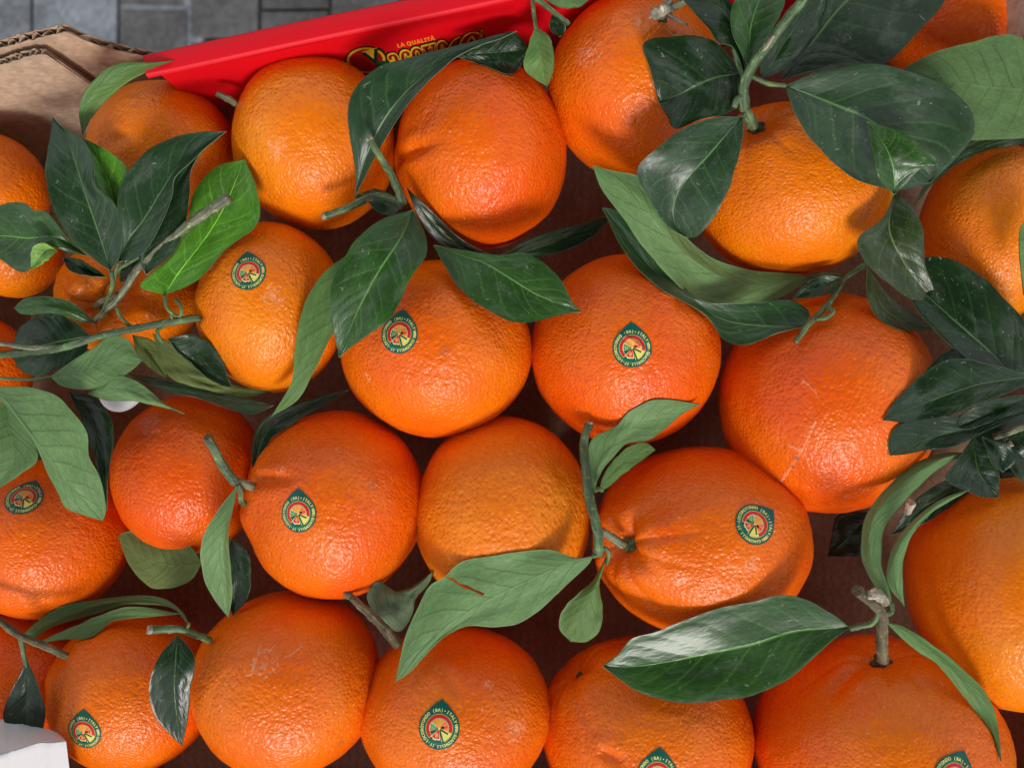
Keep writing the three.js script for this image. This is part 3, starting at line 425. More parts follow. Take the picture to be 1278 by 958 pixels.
// ---------------------------------------------------------------- leaves and twigs
function poly(flat, n, dim = 2) {                                    // resample a traced line by arc length, smoothed
  const pts = []; for (let i = 0; i < flat.length; i += dim) pts.push(V(flat[i], flat[i + 1], dim > 2 ? flat[i + 2] : 0));
  const c = new THREE.CatmullRomCurve3(pts, false, 'centripetal'); return c.getSpacedPoints(n);
}
let leafNo = 0;
function leaf(parent, name, base, tip, left, right, mid, hs, tone, opt = {}) {
  leafNo++; const nT = opt.fine ? 150 : 40, nS = opt.fine ? 34 : 10, r = rng(leafNo * 131), ends = (a) => poly([...base, ...a, ...tip], nT), Lp = ends(left), Rp = ends(right), Mp = ends(mid.length ? mid : [(left[0] + right[0]) / 2, (left[1] + right[1]) / 2]);
  const hc = new THREE.CatmullRomCurve3(hs.map((h, i) => V(i, h, 0)), false, 'centripetal'), S = []; for (let i = -nS; i <= nS; i++) S.push(Math.sign(i) * Math.pow(Math.abs(i) / nS, 1.25));
  const nc = S.length, px = [], hh = new Float32Array((nT + 1) * nc), lo = new Float32Array((nT + 1) * nc), eL = opt.eL ?? opt.e ?? 2.5, eR = opt.eR ?? opt.e ?? 2.5, under = new Set(opt.below || []), wav = opt.wave ?? 1;
  for (let j = 0; j <= nT; j++) {
    const t = j / nT, h0 = hc.getPoint(t).y, pr = Math.pow(Math.sin(Math.PI * Math.min(0.98, Math.max(0.02, t))), 0.7);
    for (let i = 0; i < nc; i++) {
      const s = S[i], a = Math.abs(s), q = Mp[j].clone().lerp(s < 0 ? Lp[j] : Rp[j], a), k = j * nc + i; q.x += 1.4 * a * a * pr * n3(t * 9, s + leafNo, 2) ; q.y += 1.4 * a * a * pr * n3(t * 9, s + leafNo, 7); px.push(q);
      hh[k] = h0 + (s < 0 ? eL : eR) * Math.pow(a, 1.12) * pr + wav * (1.6 * n3(t * 4 + leafNo * 3.3, s * 1.5, 5) + 0.7 * n3(t * 11, s * 3 + leafNo, 1) * a) * pr - 0.25 * Math.exp(-(s * s) / 0.01);
      lo[k] = -1e9; if (!opt.free) for (const o of ORANGES) { if (under.has(o)) continue; const z = hitU(o, q.x, q.y); if (z.hit) { const z2 = hitU(o, q.x, q.y, disp(o, z.u)); if (z2.hit) lo[k] = Math.max(lo[k], z2.h + 0.9); } }
    }
  }
  const clampUp = () => { for (let k = 0; k < hh.length; k++) if (hh[k] < lo[k]) hh[k] = lo[k]; };
  clampUp(); for (let it = 0; it < (opt.fine ? 60 : 10); it++) { const o = hh.slice(); for (let j = 0; j <= nT; j++) for (let i = 0; i < nc; i++) { let a = 0, n = 0; for (const [x, y] of [[0, 1], [0, -1], [1, 0], [-1, 0]]) { const J = j + x, I2 = i + y; if (J >= 0 && J <= nT && I2 >= 0 && I2 < nc) { a += o[J * nc + I2]; n++; } } hh[j * nc + i] = o[j * nc + i] * 0.5 + a / n * 0.5; } clampUp(); }
  const pos = px.map((q, k) => at(q.x, q.y, hh[k])), nrm = pos.map(() => V(0, 0, 0));
  const tri = []; let tear = null;
  if (opt.tear) { const cv = document.createElement('canvas'); cv.width = cv.height = 512; const c = cv.getContext('2d'); c.fillStyle = '#fff'; c.fillRect(0, 0, 512, 512); c.fillStyle = '#000'; c.beginPath(); for (let q = 0; q < opt.tear.length; q += 2) { let bd = 1e9, bk = 0; px.forEach((v, k) => { const d = (v.x - opt.tear[q]) ** 2 + (v.y - opt.tear[q + 1]) ** 2; if (d < bd) { bd = d; bk = k; } }); const i = bk % nc, j = (bk - i) / nc; c.lineTo((S[i] / 2 + 0.5) * 512, (1 - j / nT) * 512); } c.fill(); tear = new THREE.CanvasTexture(cv); }
  for (let j = 0; j < nT; j++) for (let i = 0; i < nc - 1; i++) { const a = j * nc + i, b = a + 1, c = a + nc, d = c + 1; tri.push([a, b, c], [b, d, c]); }
  let area = 0; for (const [a, b, c] of tri) { const n = pos[b].clone().sub(pos[a]).cross(pos[c].clone().sub(pos[a])); area += n.y; for (const k of [a, b, c]) nrm[k].add(n); }
  const sg = area < 0 ? -1 : 1; nrm.forEach((n) => n.multiplyScalar(sg).normalize()); const th = 0.19, p = [], uv = [], ix0 = [], ix1 = [], N = pos.length;
  for (const s of [1, -1]) pos.forEach((q, k) => { const e = q.clone().addScaledVector(nrm[k], th * s); p.push(e.x, e.y, e.z); const i = k % nc, j = (k - i) / nc; uv.push(S[i] / 2 + 0.5, j / nT); });
  for (const [a, b, c] of tri) { if (sg > 0) { ix0.push(a, b, c); ix1.push(N + a, N + c, N + b); } else { ix0.push(a, c, b); ix1.push(N + a, N + b, N + c); } }
  const edge = []; for (let j = 0; j < nT; j++) edge.push([j * nc, (j + 1) * nc], [j * nc + nc - 1, (j + 1) * nc + nc - 1]); for (const [a, b] of edge) ix1.push(a, b, N + a, b, N + b, N + a);
  const g = new THREE.BufferGeometry(); g.setAttribute('position', new THREE.Float32BufferAttribute(p, 3)); g.setAttribute('uv', new THREE.Float32BufferAttribute(uv, 2)); g.setIndex([...ix0, ...ix1]); g.computeVertexNormals();
  g.addGroup(0, ix0.length, 0); g.addGroup(ix0.length, ix1.length, 1);
  const i = leafNo; let top = leafMat(tone, false, i % 5), bot = leafMat(tone, true, i % 2); if (tear) [top, bot] = [top, bot].map((m) => { m = m.clone(); m.alphaMap = tear; m.alphaTest = 0.5; return m; });
  return part(name, g, opt.under ? [bot, top] : [top, bot], parent);
}
function twig(parent, name, flat, r0, r1, mat, knobs = 0.16) {      // px, px, height triples; radii in mm
  const n = Math.max(10, Math.round(flat.length * 4)), pts = []; for (let i = 0; i < flat.length; i += 3) pts.push(at(flat[i], flat[i + 1], flat[i + 2]));
  const c = new THREE.CatmullRomCurve3(pts, false, 'centripetal'), fr = c.computeFrenetFrames(n, false), p = [], uv = [], ix = [], m = 12, len = c.getLength(), sd = flat[0] * 0.37;
  for (let j = -1; j <= n + 1; j++) {
    const q = Math.max(0, Math.min(n, j)), t = q / n, o = c.getPointAt(t), cap = j < 0 || j > n ? 0.02 : j === 0 || j === n ? 0.9 : 1; let rad = 0.86 * (r0 + (r1 - r0) * t) * cap;
    for (let i = 0; i < m; i++) { const a = i / m * Math.PI * 2, k = rad * (1 + knobs * 1.3 * n3(t * len * 0.25 + sd, Math.cos(a) * 0.9, Math.sin(a) * 0.9) + knobs * 0.9 * n3(t * len * 0.9, Math.cos(a) * 2 + sd, Math.sin(a) * 2)), v = o.clone().addScaledVector(fr.normals[q], Math.cos(a) * k).addScaledVector(fr.binormals[q], Math.sin(a) * k); p.push(v.x, v.y, v.z); uv.push(i / m * 0.5, t * len * 0.02); }
  }
  for (let j = 0; j < n + 2; j++) for (let i = 0; i < m; i++) { const a = j * m + i, b = j * m + (i + 1) % m; ix.push(a, b, a + m, b, b + m, a + m); }
  const g = new THREE.BufferGeometry(); g.setAttribute('position', new THREE.Float32BufferAttribute(p, 3)); g.setAttribute('uv', new THREE.Float32BufferAttribute(uv, 2)); g.setIndex(ix); g.computeVertexNormals();
  return part(name, g, STEM[mat], parent);
}
function calyx(o, px, py, rad, mat = 'petiole') {                    // the five-lobed green button at the stem
  const u = hitU(o, px, py).u, c = surf(o, u), n = surf(o, u, 5).sub(c).normalize(), X = V(0.2, 0.1, 1).cross(n).normalize(), Yv = n.clone().cross(X), p = [c.clone().addScaledVector(n, rad * 0.75)], ix = [], m = 40;
  for (const [k, h] of [[0.45, 0.7], [0.8, 0.35], [1, -0.1]]) for (let i = 0; i < m; i++) { const a = i / m * Math.PI * 2, q = rad * k * (1 + (k > 0.6 ? 0.28 : 0.05) * Math.cos(a * 5 + o.seed)); p.push(c.clone().addScaledVector(X, Math.cos(a) * q).addScaledVector(Yv, Math.sin(a) * q).addScaledVector(n, rad * h)); }
  for (let i = 0; i < m; i++) ix.push(0, 1 + i, 1 + (i + 1) % m); for (let j = 0; j < 2; j++) for (let i = 0; i < m; i++) { const a = 1 + j * m + i, b = 1 + j * m + (i + 1) % m; ix.push(a, a + m, b, b, a + m, b + m); }
  const g = new THREE.BufferGeometry(); g.setAttribute('position', new THREE.Float32BufferAttribute(p.flatMap((q) => [q.x, q.y, q.z]), 3)); g.setAttribute('uv', new THREE.Float32BufferAttribute(p.flatMap((_, i) => [i * 0.013, i * 0.02]), 2)); g.setIndex(ix); g.computeVertexNormals(); part('calyx', g, STEM[mat], o.thing);
}

// --- sprig on the puckered orange (upper left)
{
  calyx(D, 119, 381, 3.4); const s = sub('twig', D.thing), lf = (...a) => leaf(s, 'leaf', ...a);
  twig(s, 'stem', [117, 400, 78, 128, 390, 84, 147, 372, 90, 176, 330, 96, 205, 305, 99, 231, 284, 104, 285, 246, 114], 1.7, 2.6, 'grey', 0.22);
  twig(s, 'stem', [119, 381, 74, 130, 374, 86, 147, 368, 90], 2, 1.8, 'brown', 0.3);
  for (const q of [[138, 338, 101, 140, 352, 99, 137, 365, 95, 128, 388, 86], [147, 327, 101, 143, 342, 99, 140, 360, 95], [174, 320, 97, 160, 328, 96, 148, 336, 94, 141, 350, 92], [205, 368, 93, 208, 384, 92, 216, 392, 90], [218, 372, 90, 226, 384, 91, 224, 394, 90, 216, 392, 90]]) twig(s, 'petiole', q, 1, 0.9, 'petiole', 0.1);
  lf([138, 338], [65, 145], [120, 326, 100, 310, 87, 297, 62, 248, 56, 214, 60, 185, 64, 160], [148, 318, 152, 281, 144, 256, 128, 240, 118, 228, 117, 200, 103, 174, 76, 157], [126, 300, 109, 250, 95, 206, 81, 166], [100, 104, 106, 98], 'grey', { e: 5 });
  lf([145, 300], [104, 172], [125, 250, 112, 205], [155, 240, 161, 216, 140, 192], [137, 232], [98, 100, 100], 'bright');
  lf([147, 327], [282, 164], [148, 294, 147, 244, 160, 214, 185, 187, 217, 171, 252, 164], [174, 319, 200, 280, 214, 245, 218, 222, 235, 205, 262, 180], [160, 300, 179, 275, 201, 240, 225, 205], [100, 105, 104, 96], 'grey', { eL: 5, eR: 6 });
  lf([182, 343], [266, 172], [175, 325, 195, 275, 213, 240, 220, 212, 234, 202], [217, 313, 233, 270, 236, 240, 240, 208], [187, 305, 205, 262, 226, 222], [96, 99, 98, 93], 'grey', { e: 5 });
  lf([205, 368], [305, 199], [174, 357, 190, 340, 217, 315, 236, 268, 240, 245, 252, 225, 274, 206], [244, 351, 285, 308, 320, 281, 324, 262, 318, 228], [225, 338, 260, 292, 282, 254], [92, 92, 92, 88], 'bright', { e: 1.5 });
  lf([133, 346], [78, 322], [108, 344, 86, 337], [117, 334, 95, 322], [], [92, 94, 92], 'dark');
  lf([150, 340], [190, 300], [150, 352, 172, 335], [152, 322, 175, 302], [], [88, 89, 90], 'dark');
}
// --- long twig on the golden stickered orange, running to the left edge
{
  const s = sub('twig', Fo.thing), lf = (...a) => leaf(s, 'leaf', ...a);
  twig(s, 'stem', [250, 396, 84, 217, 401, 88, 163, 411, 92, 125, 419, 94, 76, 434, 95, 30, 440, 93, -30, 444, 90], 2, 1.9, 'green', 0.16);
  twig(s, 'stem', [72, 433, 95, 40, 434, 95, 0, 428, 94, -25, 424, 94], 1.4, 1.4, 'grey', 0.3);
  for (const q of [[163, 408, 91, 150, 395, 92, 145, 384, 92], [216, 402, 88, 213, 392, 90], [205, 405, 87, 196, 414, 88, 203, 428, 86]]) twig(s, 'petiole', q, 1, 0.9, 'petiole', 0.1);
  lf([117, 402], [17, 384], [90, 378, 60, 370, 30, 373], [103, 402, 70, 391, 27, 392], [95, 391, 60, 380], [88, 94, 90], 'mid', { e: -1 });
  lf([112, 419], [15, 440], [95, 403, 68, 390, 46, 395, 22, 412], [105, 440, 65, 462, 41, 469, 20, 455], [65, 428], [86, 88, 82], 'grey', { e: -2 });
  lf([62, 470], [178, 449], [90, 450, 117, 433, 138, 419, 157, 422, 168, 437], [76, 481, 108, 486, 141, 476, 165, 462], [100, 466, 140, 450], [92, 96, 95], 'pale', { under: true, eL: -3, eR: 1 });
  lf([109, 492], [231, 517], [119, 475, 136, 468, 160, 471, 185, 485, 200, 500], [136, 500, 163, 500, 190, 505, 217, 512], [150, 486, 190, 499], [94, 100, 92], 'pale', { under: true, eL: -3, eR: -1 });
  lf([209, 422], [289, 484], [236, 417, 260, 427, 279, 454], [222, 440, 239, 454, 258, 471, 275, 480], [226, 438, 250, 458], [88, 79, 78], 'dark', { eL: 8, eR: 2 });
  lf([190, 416], [338, 489], [215, 430, 240, 455, 265, 472, 300, 482], [200, 445, 206, 465, 231, 481, 271, 491, 312, 495], [205, 440, 226, 464, 265, 482], [84, 76, 66], 'olive', { under: true, e: 0 });
  lf([165, 418], [208, 472], [190, 425, 203, 450], [171, 441, 190, 462], [], [78, 74, 72], 'olive', { under: true });
  twig(s, 'petiole', [-20, 470, 90, 20, 473, 91, 45, 473, 92, 64, 470, 92], 1, 0.8, 'petiole', 0.1);
}
// --- the sprig in the gap left of the red creased orange
const GRP = 'loose leaves lying among the oranges';
{
  const s = thing('leafy_twig', 'forked twig with cut ends and four broad leaves below the red creased orange', 'leafy twig', at(500, 256, 70)), lf = (...a) => leaf(s, 'leaf', ...a);
  twig(s, 'stem', [461, 173, 116, 473, 193, 112, 486, 214, 105, 497, 238, 98, 503, 256, 94], 1.7, 2.3, 'petiole', 0.16);
  twig(s, 'stem', [404, 270, 98, 432, 260, 97, 462, 246, 96, 480, 246, 95, 503, 256, 93], 1.7, 2.6, 'green', 0.2);
  twig(s, 'cut_end', [460, 171, 116.6, 462, 175, 115.5], 1.7, 1.8, 'wood', 0.15); twig(s, 'cut_end', [402, 271, 98, 407, 269, 98], 1.7, 1.9, 'wood', 0.15);
  twig(s, 'bud_scar', [457, 250, 98.5, 466, 248, 98.6], 1.3, 1.5, 'brown', 0.3);
  lf([503, 256], [452, 240], [490, 244, 470, 236], [488, 268, 468, 262], [478, 250], [90, 88, 88], 'grey', { e: -2 });
  lf([516, 262], [423, 446], [478, 273, 446, 297, 427, 327, 414, 354, 412, 387, 417, 419], [532, 297, 532, 316, 511, 349, 497, 381, 484, 400, 446, 427], [500, 297, 473, 338, 446, 389], [96, 112, 110, 102], 'mid', { e: 2.5, wave: 1.6 });
  lf([508, 235], [762, 270], [535, 259, 571, 294, 598, 311, 622, 319, 657, 300, 698, 286], [522, 270, 541, 297, 568, 313, 603, 323, 635, 325, 676, 321, 717, 308, 744, 292], [528, 264, 556, 295, 588, 312, 622, 322, 660, 312, 705, 296], [90, 76, 64, 60, 58], 'dark', { eL: 3, eR: -1 });
  lf([541, 306], [726, 389], [580, 312, 620, 318, 660, 317, 690, 338, 703, 354, 714, 376], [554, 330, 571, 357, 595, 378, 628, 397, 657, 403, 684, 397, 708, 391], [575, 318, 605, 328, 630, 343, 671, 368], [88, 98, 102, 99], 'mid', { e: 2 });
  lf([443, 245], [645, 39], [444, 217, 436, 168, 435, 130, 446, 106, 473, 84, 513, 71, 549, 62, 581, 54, 615, 45], [473, 187, 497, 147, 527, 109, 568, 73, 600, 56, 622, 49], [453, 207, 474, 160, 508, 114, 556, 76, 598, 57], [95, 108, 114, 108, 100], 'grey', { eL: 1, eR: 4 });
  lf([566, 70], [662, 62], [600, 54, 640, 40], [600, 80, 640, 92], [610, 66], [90, 88, 84], 'dark', { eL: 5, e: -2 });
  twig(s, 'petiole', [443, 245, 95, 452, 244, 95, 464, 246, 96], 1, 1.2, 'petiole', 0.1);
}
// --- leafy stem on the golden orange at the upper right
{
  calyx(K, 941, 156, 4.2, 'green'); const s = sub('twig', K.thing), lf = (...a) => leaf(s, 'leaf', ...a);
  twig(s, 'stem', [941, 158, 104, 932, 140, 112, 928, 120, 118, 932, 96, 122, 966, 45, 130, 1010, -10, 136], 2.7, 2.2, 'green', 0.2);
  twig(s, 'stem', [930, 118, 118, 920, 125, 119, 916, 134, 118], 2, 1.4, 'green', 0.25);
  twig(s, 'vein_stub', [934, 92, 123, 950, 68, 127.5, 966, 44, 132.3], 0.8, 0.8, 'wood', 0.4);
  for (const q of [[938, 95, 121, 958, 104, 121, 981, 107, 121], [927, 145, 114, 930, 140, 114], [930, 100, 120, 922, 82, 117, 915, 60, 119]]) twig(s, 'petiole', q, 1.2, 1, 'petiole', 0.12);
  lf([926, 92], [822, 127], [905, 65, 888, 49, 842, 45, 803, 54, 811, 84], [925, 130, 900, 143, 874, 149, 841, 160, 833, 146], [890, 98, 850, 117], [112, 116, 106], 'dark', { eL: 5, eR: 2 });
  lf([927, 145], [855, 296], [888, 147, 853, 160, 820, 185, 795, 212, 812, 250, 834, 282], [928, 165, 922, 195, 910, 235, 892, 270, 868, 296], [888, 190, 846, 240, 842, 278], [114, 113, 106, 95], 'grey', { eL: 6, eR: 4 });
  lf([981, 107], [1162, 228], [1019, 90, 1074, 81, 1106, 81, 1150, 95, 1190, 114, 1212, 138, 1216, 165, 1200, 190], [992, 141, 1009, 168, 1038, 201, 1068, 223, 1101, 234, 1130, 236], [1047, 133, 1085, 149, 1125, 185], [120, 116, 109, 103], 'grey', { eL: 7, eR: 4 });
  lf([975, 100], [1172, -55], [982, 60, 1005, 20, 1050, -30], [1000, 93, 1050, 83, 1104, 79, 1128, 60, 1155, 30, 1182, -5], [1010, 58, 1057, 0, 1110, -35], [112, 108, 100], 'dark', { e: 2 });
  lf([950, 100], [1025, -15], [950, 62, 985, 18], [985, 82, 1015, 42, 1032, 5], [975, 60, 1005, 15], [118, 116, 112], 'dark', { eL: 4, eR: -4, wave: 2 });
  lf([930, 96], [838, -22], [915, 60, 896, 52, 882, 33, 858, 6], [938, 60, 922, 20, 890, -20], [922, 58, 903, 15], [118, 118, 112], 'dark', { e: 3 });
  lf([935, 86], [965, -40], [912, 30, 925, -15], [962, 40, 980, 0], [938, 30], [120, 121, 118], 'mid', { e: 3 });
  lf([1116, 243], [1082, 152], [1098, 223, 1089, 185], [1133, 228, 1152, 209, 1170, 204, 1156, 186, 1130, 167, 1105, 158], [1114, 205, 1102, 178], [116, 124, 122], 'mid', { eL: 1, eR: 4 });
}
// --- fork of long pale leaves between the golden orange and the scarred one
{
  const s = thing('leafy_twig', 'forked green twig with long pale curled leaves above the scarred orange', 'leafy twig', at(1050, 350, 60)), lf = (...a) => leaf(s, 'leaf', ...a);
  twig(s, 'stem', [1092, 322, 78, 1078, 332, 79, 1055, 346, 80, 1045, 362, 86, 1030, 384, 95, 1012, 402, 99, 992, 427, 101], 2.1, 1.3, 'green', 0.18);
  twig(s, 'petiole', [1050, 345, 80, 1030, 342, 78, 1010, 344, 77], 1.5, 1.1, 'petiole', 0.1);
  twig(s, 'bud', [1018, 398, 99, 1032, 396, 100, 1040, 388, 99, 1034, 384, 98], 1.3, 1, 'petiole', 0.2);
  lf([1014, 344], [740, 206], [985, 341, 942, 338, 901, 327, 869, 308, 850, 288, 842, 262, 820, 233, 798, 220, 760, 212], [1000, 356, 979, 369, 950, 381, 920, 388, 890, 384, 863, 373, 844, 354, 825, 335, 798, 302, 782, 278, 768, 259, 749, 233], [950, 356, 890, 340, 842, 304, 806, 262, 775, 232], [76, 76, 88, 106, 104], 'mid', { under: true, eL: -2, eR: -4 });
  lf([1002, 408], [752, 259], [1012, 392, 990, 375, 940, 378, 880, 375, 830, 335, 790, 285, 768, 262], [970, 416, 928, 431, 905, 425, 885, 397, 855, 377, 833, 366, 809, 348, 793, 332, 774, 305, 762, 281], [950, 407, 900, 398, 860, 372, 810, 332, 775, 286], [97, 88, 86, 88, 88], 'green', { eL: 2, eR: 3 });
  lf([1050, 346], [990, 373], [1030, 343, 1005, 354], [1042, 362, 1015, 371], [], [88, 86, 84], 'grey');
  lf([1118, 238], [1168, 377], [1101, 273, 1071, 298, 1075, 318, 1090, 337, 1114, 357, 1140, 374], [1139, 259, 1152, 286, 1155, 330, 1166, 358], [1110, 285, 1130, 330, 1150, 358], [104, 108, 104, 98], 'olive', { e: 2.5 });
  lf([1083, 333], [1166, 411], [1096, 350, 1112, 370, 1140, 390], [1082, 360, 1090, 389, 1106, 404, 1133, 413], [1088, 352, 1103, 385, 1135, 405], [98, 94, 90], 'olive', { eL: -4, eR: 3 });
}
// --- dark cluster at the right edge
{
  const s = thing('leafy_twig', 'cluster of dark overlapping leaves at the right edge, below the long leaf', 'leafy twig', at(1262, 530, 60)), lf = (...a) => leaf(s, 'leaf', ...a);
  twig(s, 'stem', [1240, 546, 92, 1262, 538, 95, 1300, 524, 96], 1.6, 2.2, 'grey', 0.2);
  twig(s, 'stem', [1258, 556, 98, 1264, 553, 99], 1.3, 1.5, 'wood', 0.2);
  lf([1292, 470], [1102, 524], [1240, 455, 1190, 447, 1152, 466, 1133, 484, 1114, 505], [1269, 486, 1223, 503, 1182, 519, 1128, 527], [1230, 478, 1170, 497], [106, 108, 103], 'dark', { e: 2 });
  lf([1300, 490], [1193, 533], [1240, 498, 1200, 517], [1278, 508, 1236, 527, 1205, 536], [1240, 514], [103, 104, 101], 'dark');
  lf([1292, 510], [1111, 568], [1230, 515, 1150, 523, 1119, 532, 1109, 552], [1272, 521, 1236, 536, 1193, 556, 1155, 562, 1128, 567], [1230, 528, 1160, 547], [98, 101, 98], 'dark', { e: 2 });
  lf([1215, 545], [1246, 621], [1192, 578, 1180, 597, 1204, 611, 1226, 620], [1242, 570, 1248, 600], [1222, 590], [97, 98, 98], 'dark');
  lf([1226, 545], [1252, 589], [1233, 565, 1243, 584], [1262, 558, 1268, 576], [1248, 565], [100, 102, 101], 'dark', { e: 3 });
  lf([1330, 480], [1205, 585], [1280, 490, 1225, 530], [1330, 570, 1250, 596], [1280, 535], [78, 80, 76], 'dark', { e: 2 });
  lf([1305, 425], [1146, 474], [1240, 415, 1180, 440], [1260, 458, 1200, 472], [1225, 438], [84, 86, 82], 'dark', { e: 2 });
  lf([1228, 598], [1112, 668], [1190, 596, 1140, 626], [1200, 622, 1150, 655], [1170, 622], [82, 82, 76], 'dark', { e: 2 });
  lf([1255, 548], [1310, 585], [1262, 585, 1285, 604], [1275, 540, 1300, 552], [1278, 570], [92, 96, 92], 'dark');
}
// --- thick stem and curled leaves on the big lower right orange
{
  calyx(Y, 1102, 819, 4.6, 'brown'); const s = sub('twig', Y.thing), lf = (...a) => leaf(s, 'leaf', ...a);
  twig(s, 'stem', [1103, 824, 104, 1101, 805, 112, 1101, 778, 121, 1100, 764, 124, 1092, 754, 127, 1072, 739, 128], 2.9, 2.5, 'brown', 0.18);
  twig(s, 'stem', [1104, 752, 127, 1098, 744, 129, 1084, 742, 130], 2.7, 2.4, 'wood', 0.4);
  twig(s, 'stem', [1072, 738, 129, 1069, 737, 130], 3, 2.6, 'brown', 0.1);
  for (const q of [[1061, 784, 119, 1075, 781, 121, 1088, 778, 122, 1096, 764, 125, 1095, 754, 126], [1106, 776, 119, 1102, 768, 122, 1096, 760, 125], [1113, 752, 122, 1112, 764, 122, 1102, 766, 123]]) twig(s, 'petiole', q, 1.5, 1.3, 'petiole', 0.15);
  lf([1061, 783], [752, 831], [1047, 771, 1030, 761, 1011, 750, 987, 743, 965, 744, 942, 750, 901, 758, 861, 771, 820, 788, 787, 798, 771, 817], [1047, 793, 1019, 817, 987, 845, 939, 868, 901, 873, 861, 877, 825, 872, 793, 861, 766, 842], [992, 788, 940, 804, 901, 812, 820, 828, 782, 832], [118, 110, 102, 98, 96], 'mid', { eL: 4.5, eR: 6 });
  lf([1113, 753], [1217, 566], [1090, 728, 1076, 698, 1075, 682, 1079, 649, 1093, 625, 1117, 598, 1144, 577, 1182, 565], [1110, 735, 1101, 710, 1100, 690, 1101, 671, 1109, 649, 1133, 622, 1163, 592, 1190, 574], [1099, 722, 1086, 690, 1088, 655, 1104, 628, 1140, 592, 1184, 569], [119, 112, 102, 96], 'pale', { under: true, eL: -7, eR: -1, free: true });
  lf([1129, 756], [1210, 611], [1108, 728, 1109, 701, 1120, 674, 1144, 646, 1177, 622], [1127, 735, 1127, 703, 1133, 679, 1144, 660, 1169, 636], [1118, 728, 1118, 702, 1127, 676, 1144, 652, 1174, 627], [116, 118, 116, 112], 'pale', { under: true, eL: -5, eR: -1 });
  lf([1106, 776], [1250, 950], [1123, 794, 1144, 812, 1169, 828, 1188, 850, 1209, 877, 1234, 907, 1246, 931], [1128, 782, 1169, 807, 1198, 831, 1226, 858, 1240, 883, 1246, 908], [1126, 788, 1160, 813, 1195, 843, 1226, 880], [119, 116, 108, 98], 'green', { under: true, e: -1.5 });
  twig(s, 'bud', [1132, 640, 88, 1138, 626, 94], 1.8, 2.4, 'wood', 0.3);
}
// --- twig and leaves on the ribbed orange
{
  calyx(R, 778, 681, 4.2); const s = sub('twig', R.thing), lf = (...a) => leaf(s, 'leaf', ...a);
  twig(s, 'stem', [736, 528, 86, 729, 551, 90, 731, 584, 97, 735, 619, 100, 742, 646, 102, 747, 671, 101, 746, 694, 100], 2.3, 2.6, 'green', 0.2);
  twig(s, 'stem', [745, 660, 100, 760, 668, 96, 778, 680, 90], 2, 2.5, 'grey', 0.22);
  twig(s, 'stem', [736, 529, 87, 737, 526, 87], 1.8, 1.5, 'wood', 0.2);
  for (const q of [[742, 612, 101, 748, 610, 99, 752, 612, 97], [746, 690, 100, 754, 684, 99, 760, 690, 97, 757, 704, 95], [739, 694, 101, 745, 692, 101]]) twig(s, 'petiole', q, 1.3, 1.1, 'petiole', 0.12);
  lf([741, 613], [874, 504], [734, 580, 736, 554, 744, 543, 771, 530, 782, 516, 804, 503, 825, 498], [752, 587, 766, 570, 782, 554, 809, 549, 836, 530, 853, 516], [748, 577, 775, 545, 812, 521], [97, 92, 89, 87], 'pale', { under: true, e: -1 });
  lf([748, 612], [818, 561], [752, 595, 771, 568, 793, 553, 808, 553], [758, 609, 777, 592, 806, 571], [756, 600, 785, 572], [94, 88, 82], 'green', { under: true, eL: 1, eR: -2 });
  lf([740, 694], [493, 851], [720, 696, 690, 687, 657, 687, 617, 693, 576, 701, 554, 720, 538, 729, 520, 760, 505, 798], [736, 702, 709, 728, 692, 744, 671, 763, 646, 778, 622, 782, 581, 782, 562, 790, 541, 807, 511, 839], [700, 706, 660, 724, 630, 738, 576, 768, 541, 796], [101, 99, 97, 98, 98], 'pale', { under: true, e: -1.5, fine: true, tear: [556, 719, 566, 722, 574, 727, 583, 730, 592, 735, 598, 737, 605, 741, 603, 743.5, 594, 739.5, 587, 736.5, 579, 733.5, 572, 730, 566, 725.5, 558, 722] });
  lf([758, 692], [712, 800], [740, 724, 709, 752, 699, 769, 699, 786], [748, 728, 752, 756, 750, 782, 734, 800], [745, 730, 726, 765], [95, 90, 76], 'green', { under: true, e: -5 });
}
// --- cut stem and hanging leaf on the red stickered orange
{
  const s = sub('twig', P.thing), lf = (...a) => leaf(s, 'leaf', ...a);
  twig(s, 'stem', [260, 548, 112, 268, 562, 110, 279, 583, 106, 294, 602, 102], 2.2, 2.4, 'green', 0.2);
  twig(s, 'stem', [291, 600, 102, 305, 604, 96, 326, 610, 84], 2.4, 2.2, 'grey', 0.2);
  twig(s, 'cut_end', [258, 545, 113.5, 261, 549, 112], 2.1, 2.3, 'brown', 0.1);
  twig(s, 'petiole', [296, 604, 102, 300, 615, 98, 301, 625, 93, 308, 630, 86], 1.5, 1.6, 'green', 0.2);
  lf([296, 605], [285, 771], [271, 638, 255, 665, 250, 687, 252, 712, 263, 741], [291, 633, 285, 660, 287, 700, 290, 740], [284, 645, 274, 690, 280, 735], [102, 106, 98, 88], 'pale', { under: true, eL: -1, eR: -4 });
  lf([288, 672], [290, 768], [283, 700, 284, 740], [309, 690, 313, 720, 308, 748], [296, 715], [80, 78, 74], 'dark');
  lf([318, 600], [436, 486], [313, 570, 318, 541, 334, 519, 391, 497], [326, 572, 337, 549, 364, 530, 405, 505], [320, 570, 330, 540, 368, 515], [82, 78, 74, 70], 'dark', { eL: 2, eR: 0, below: [P] });
}
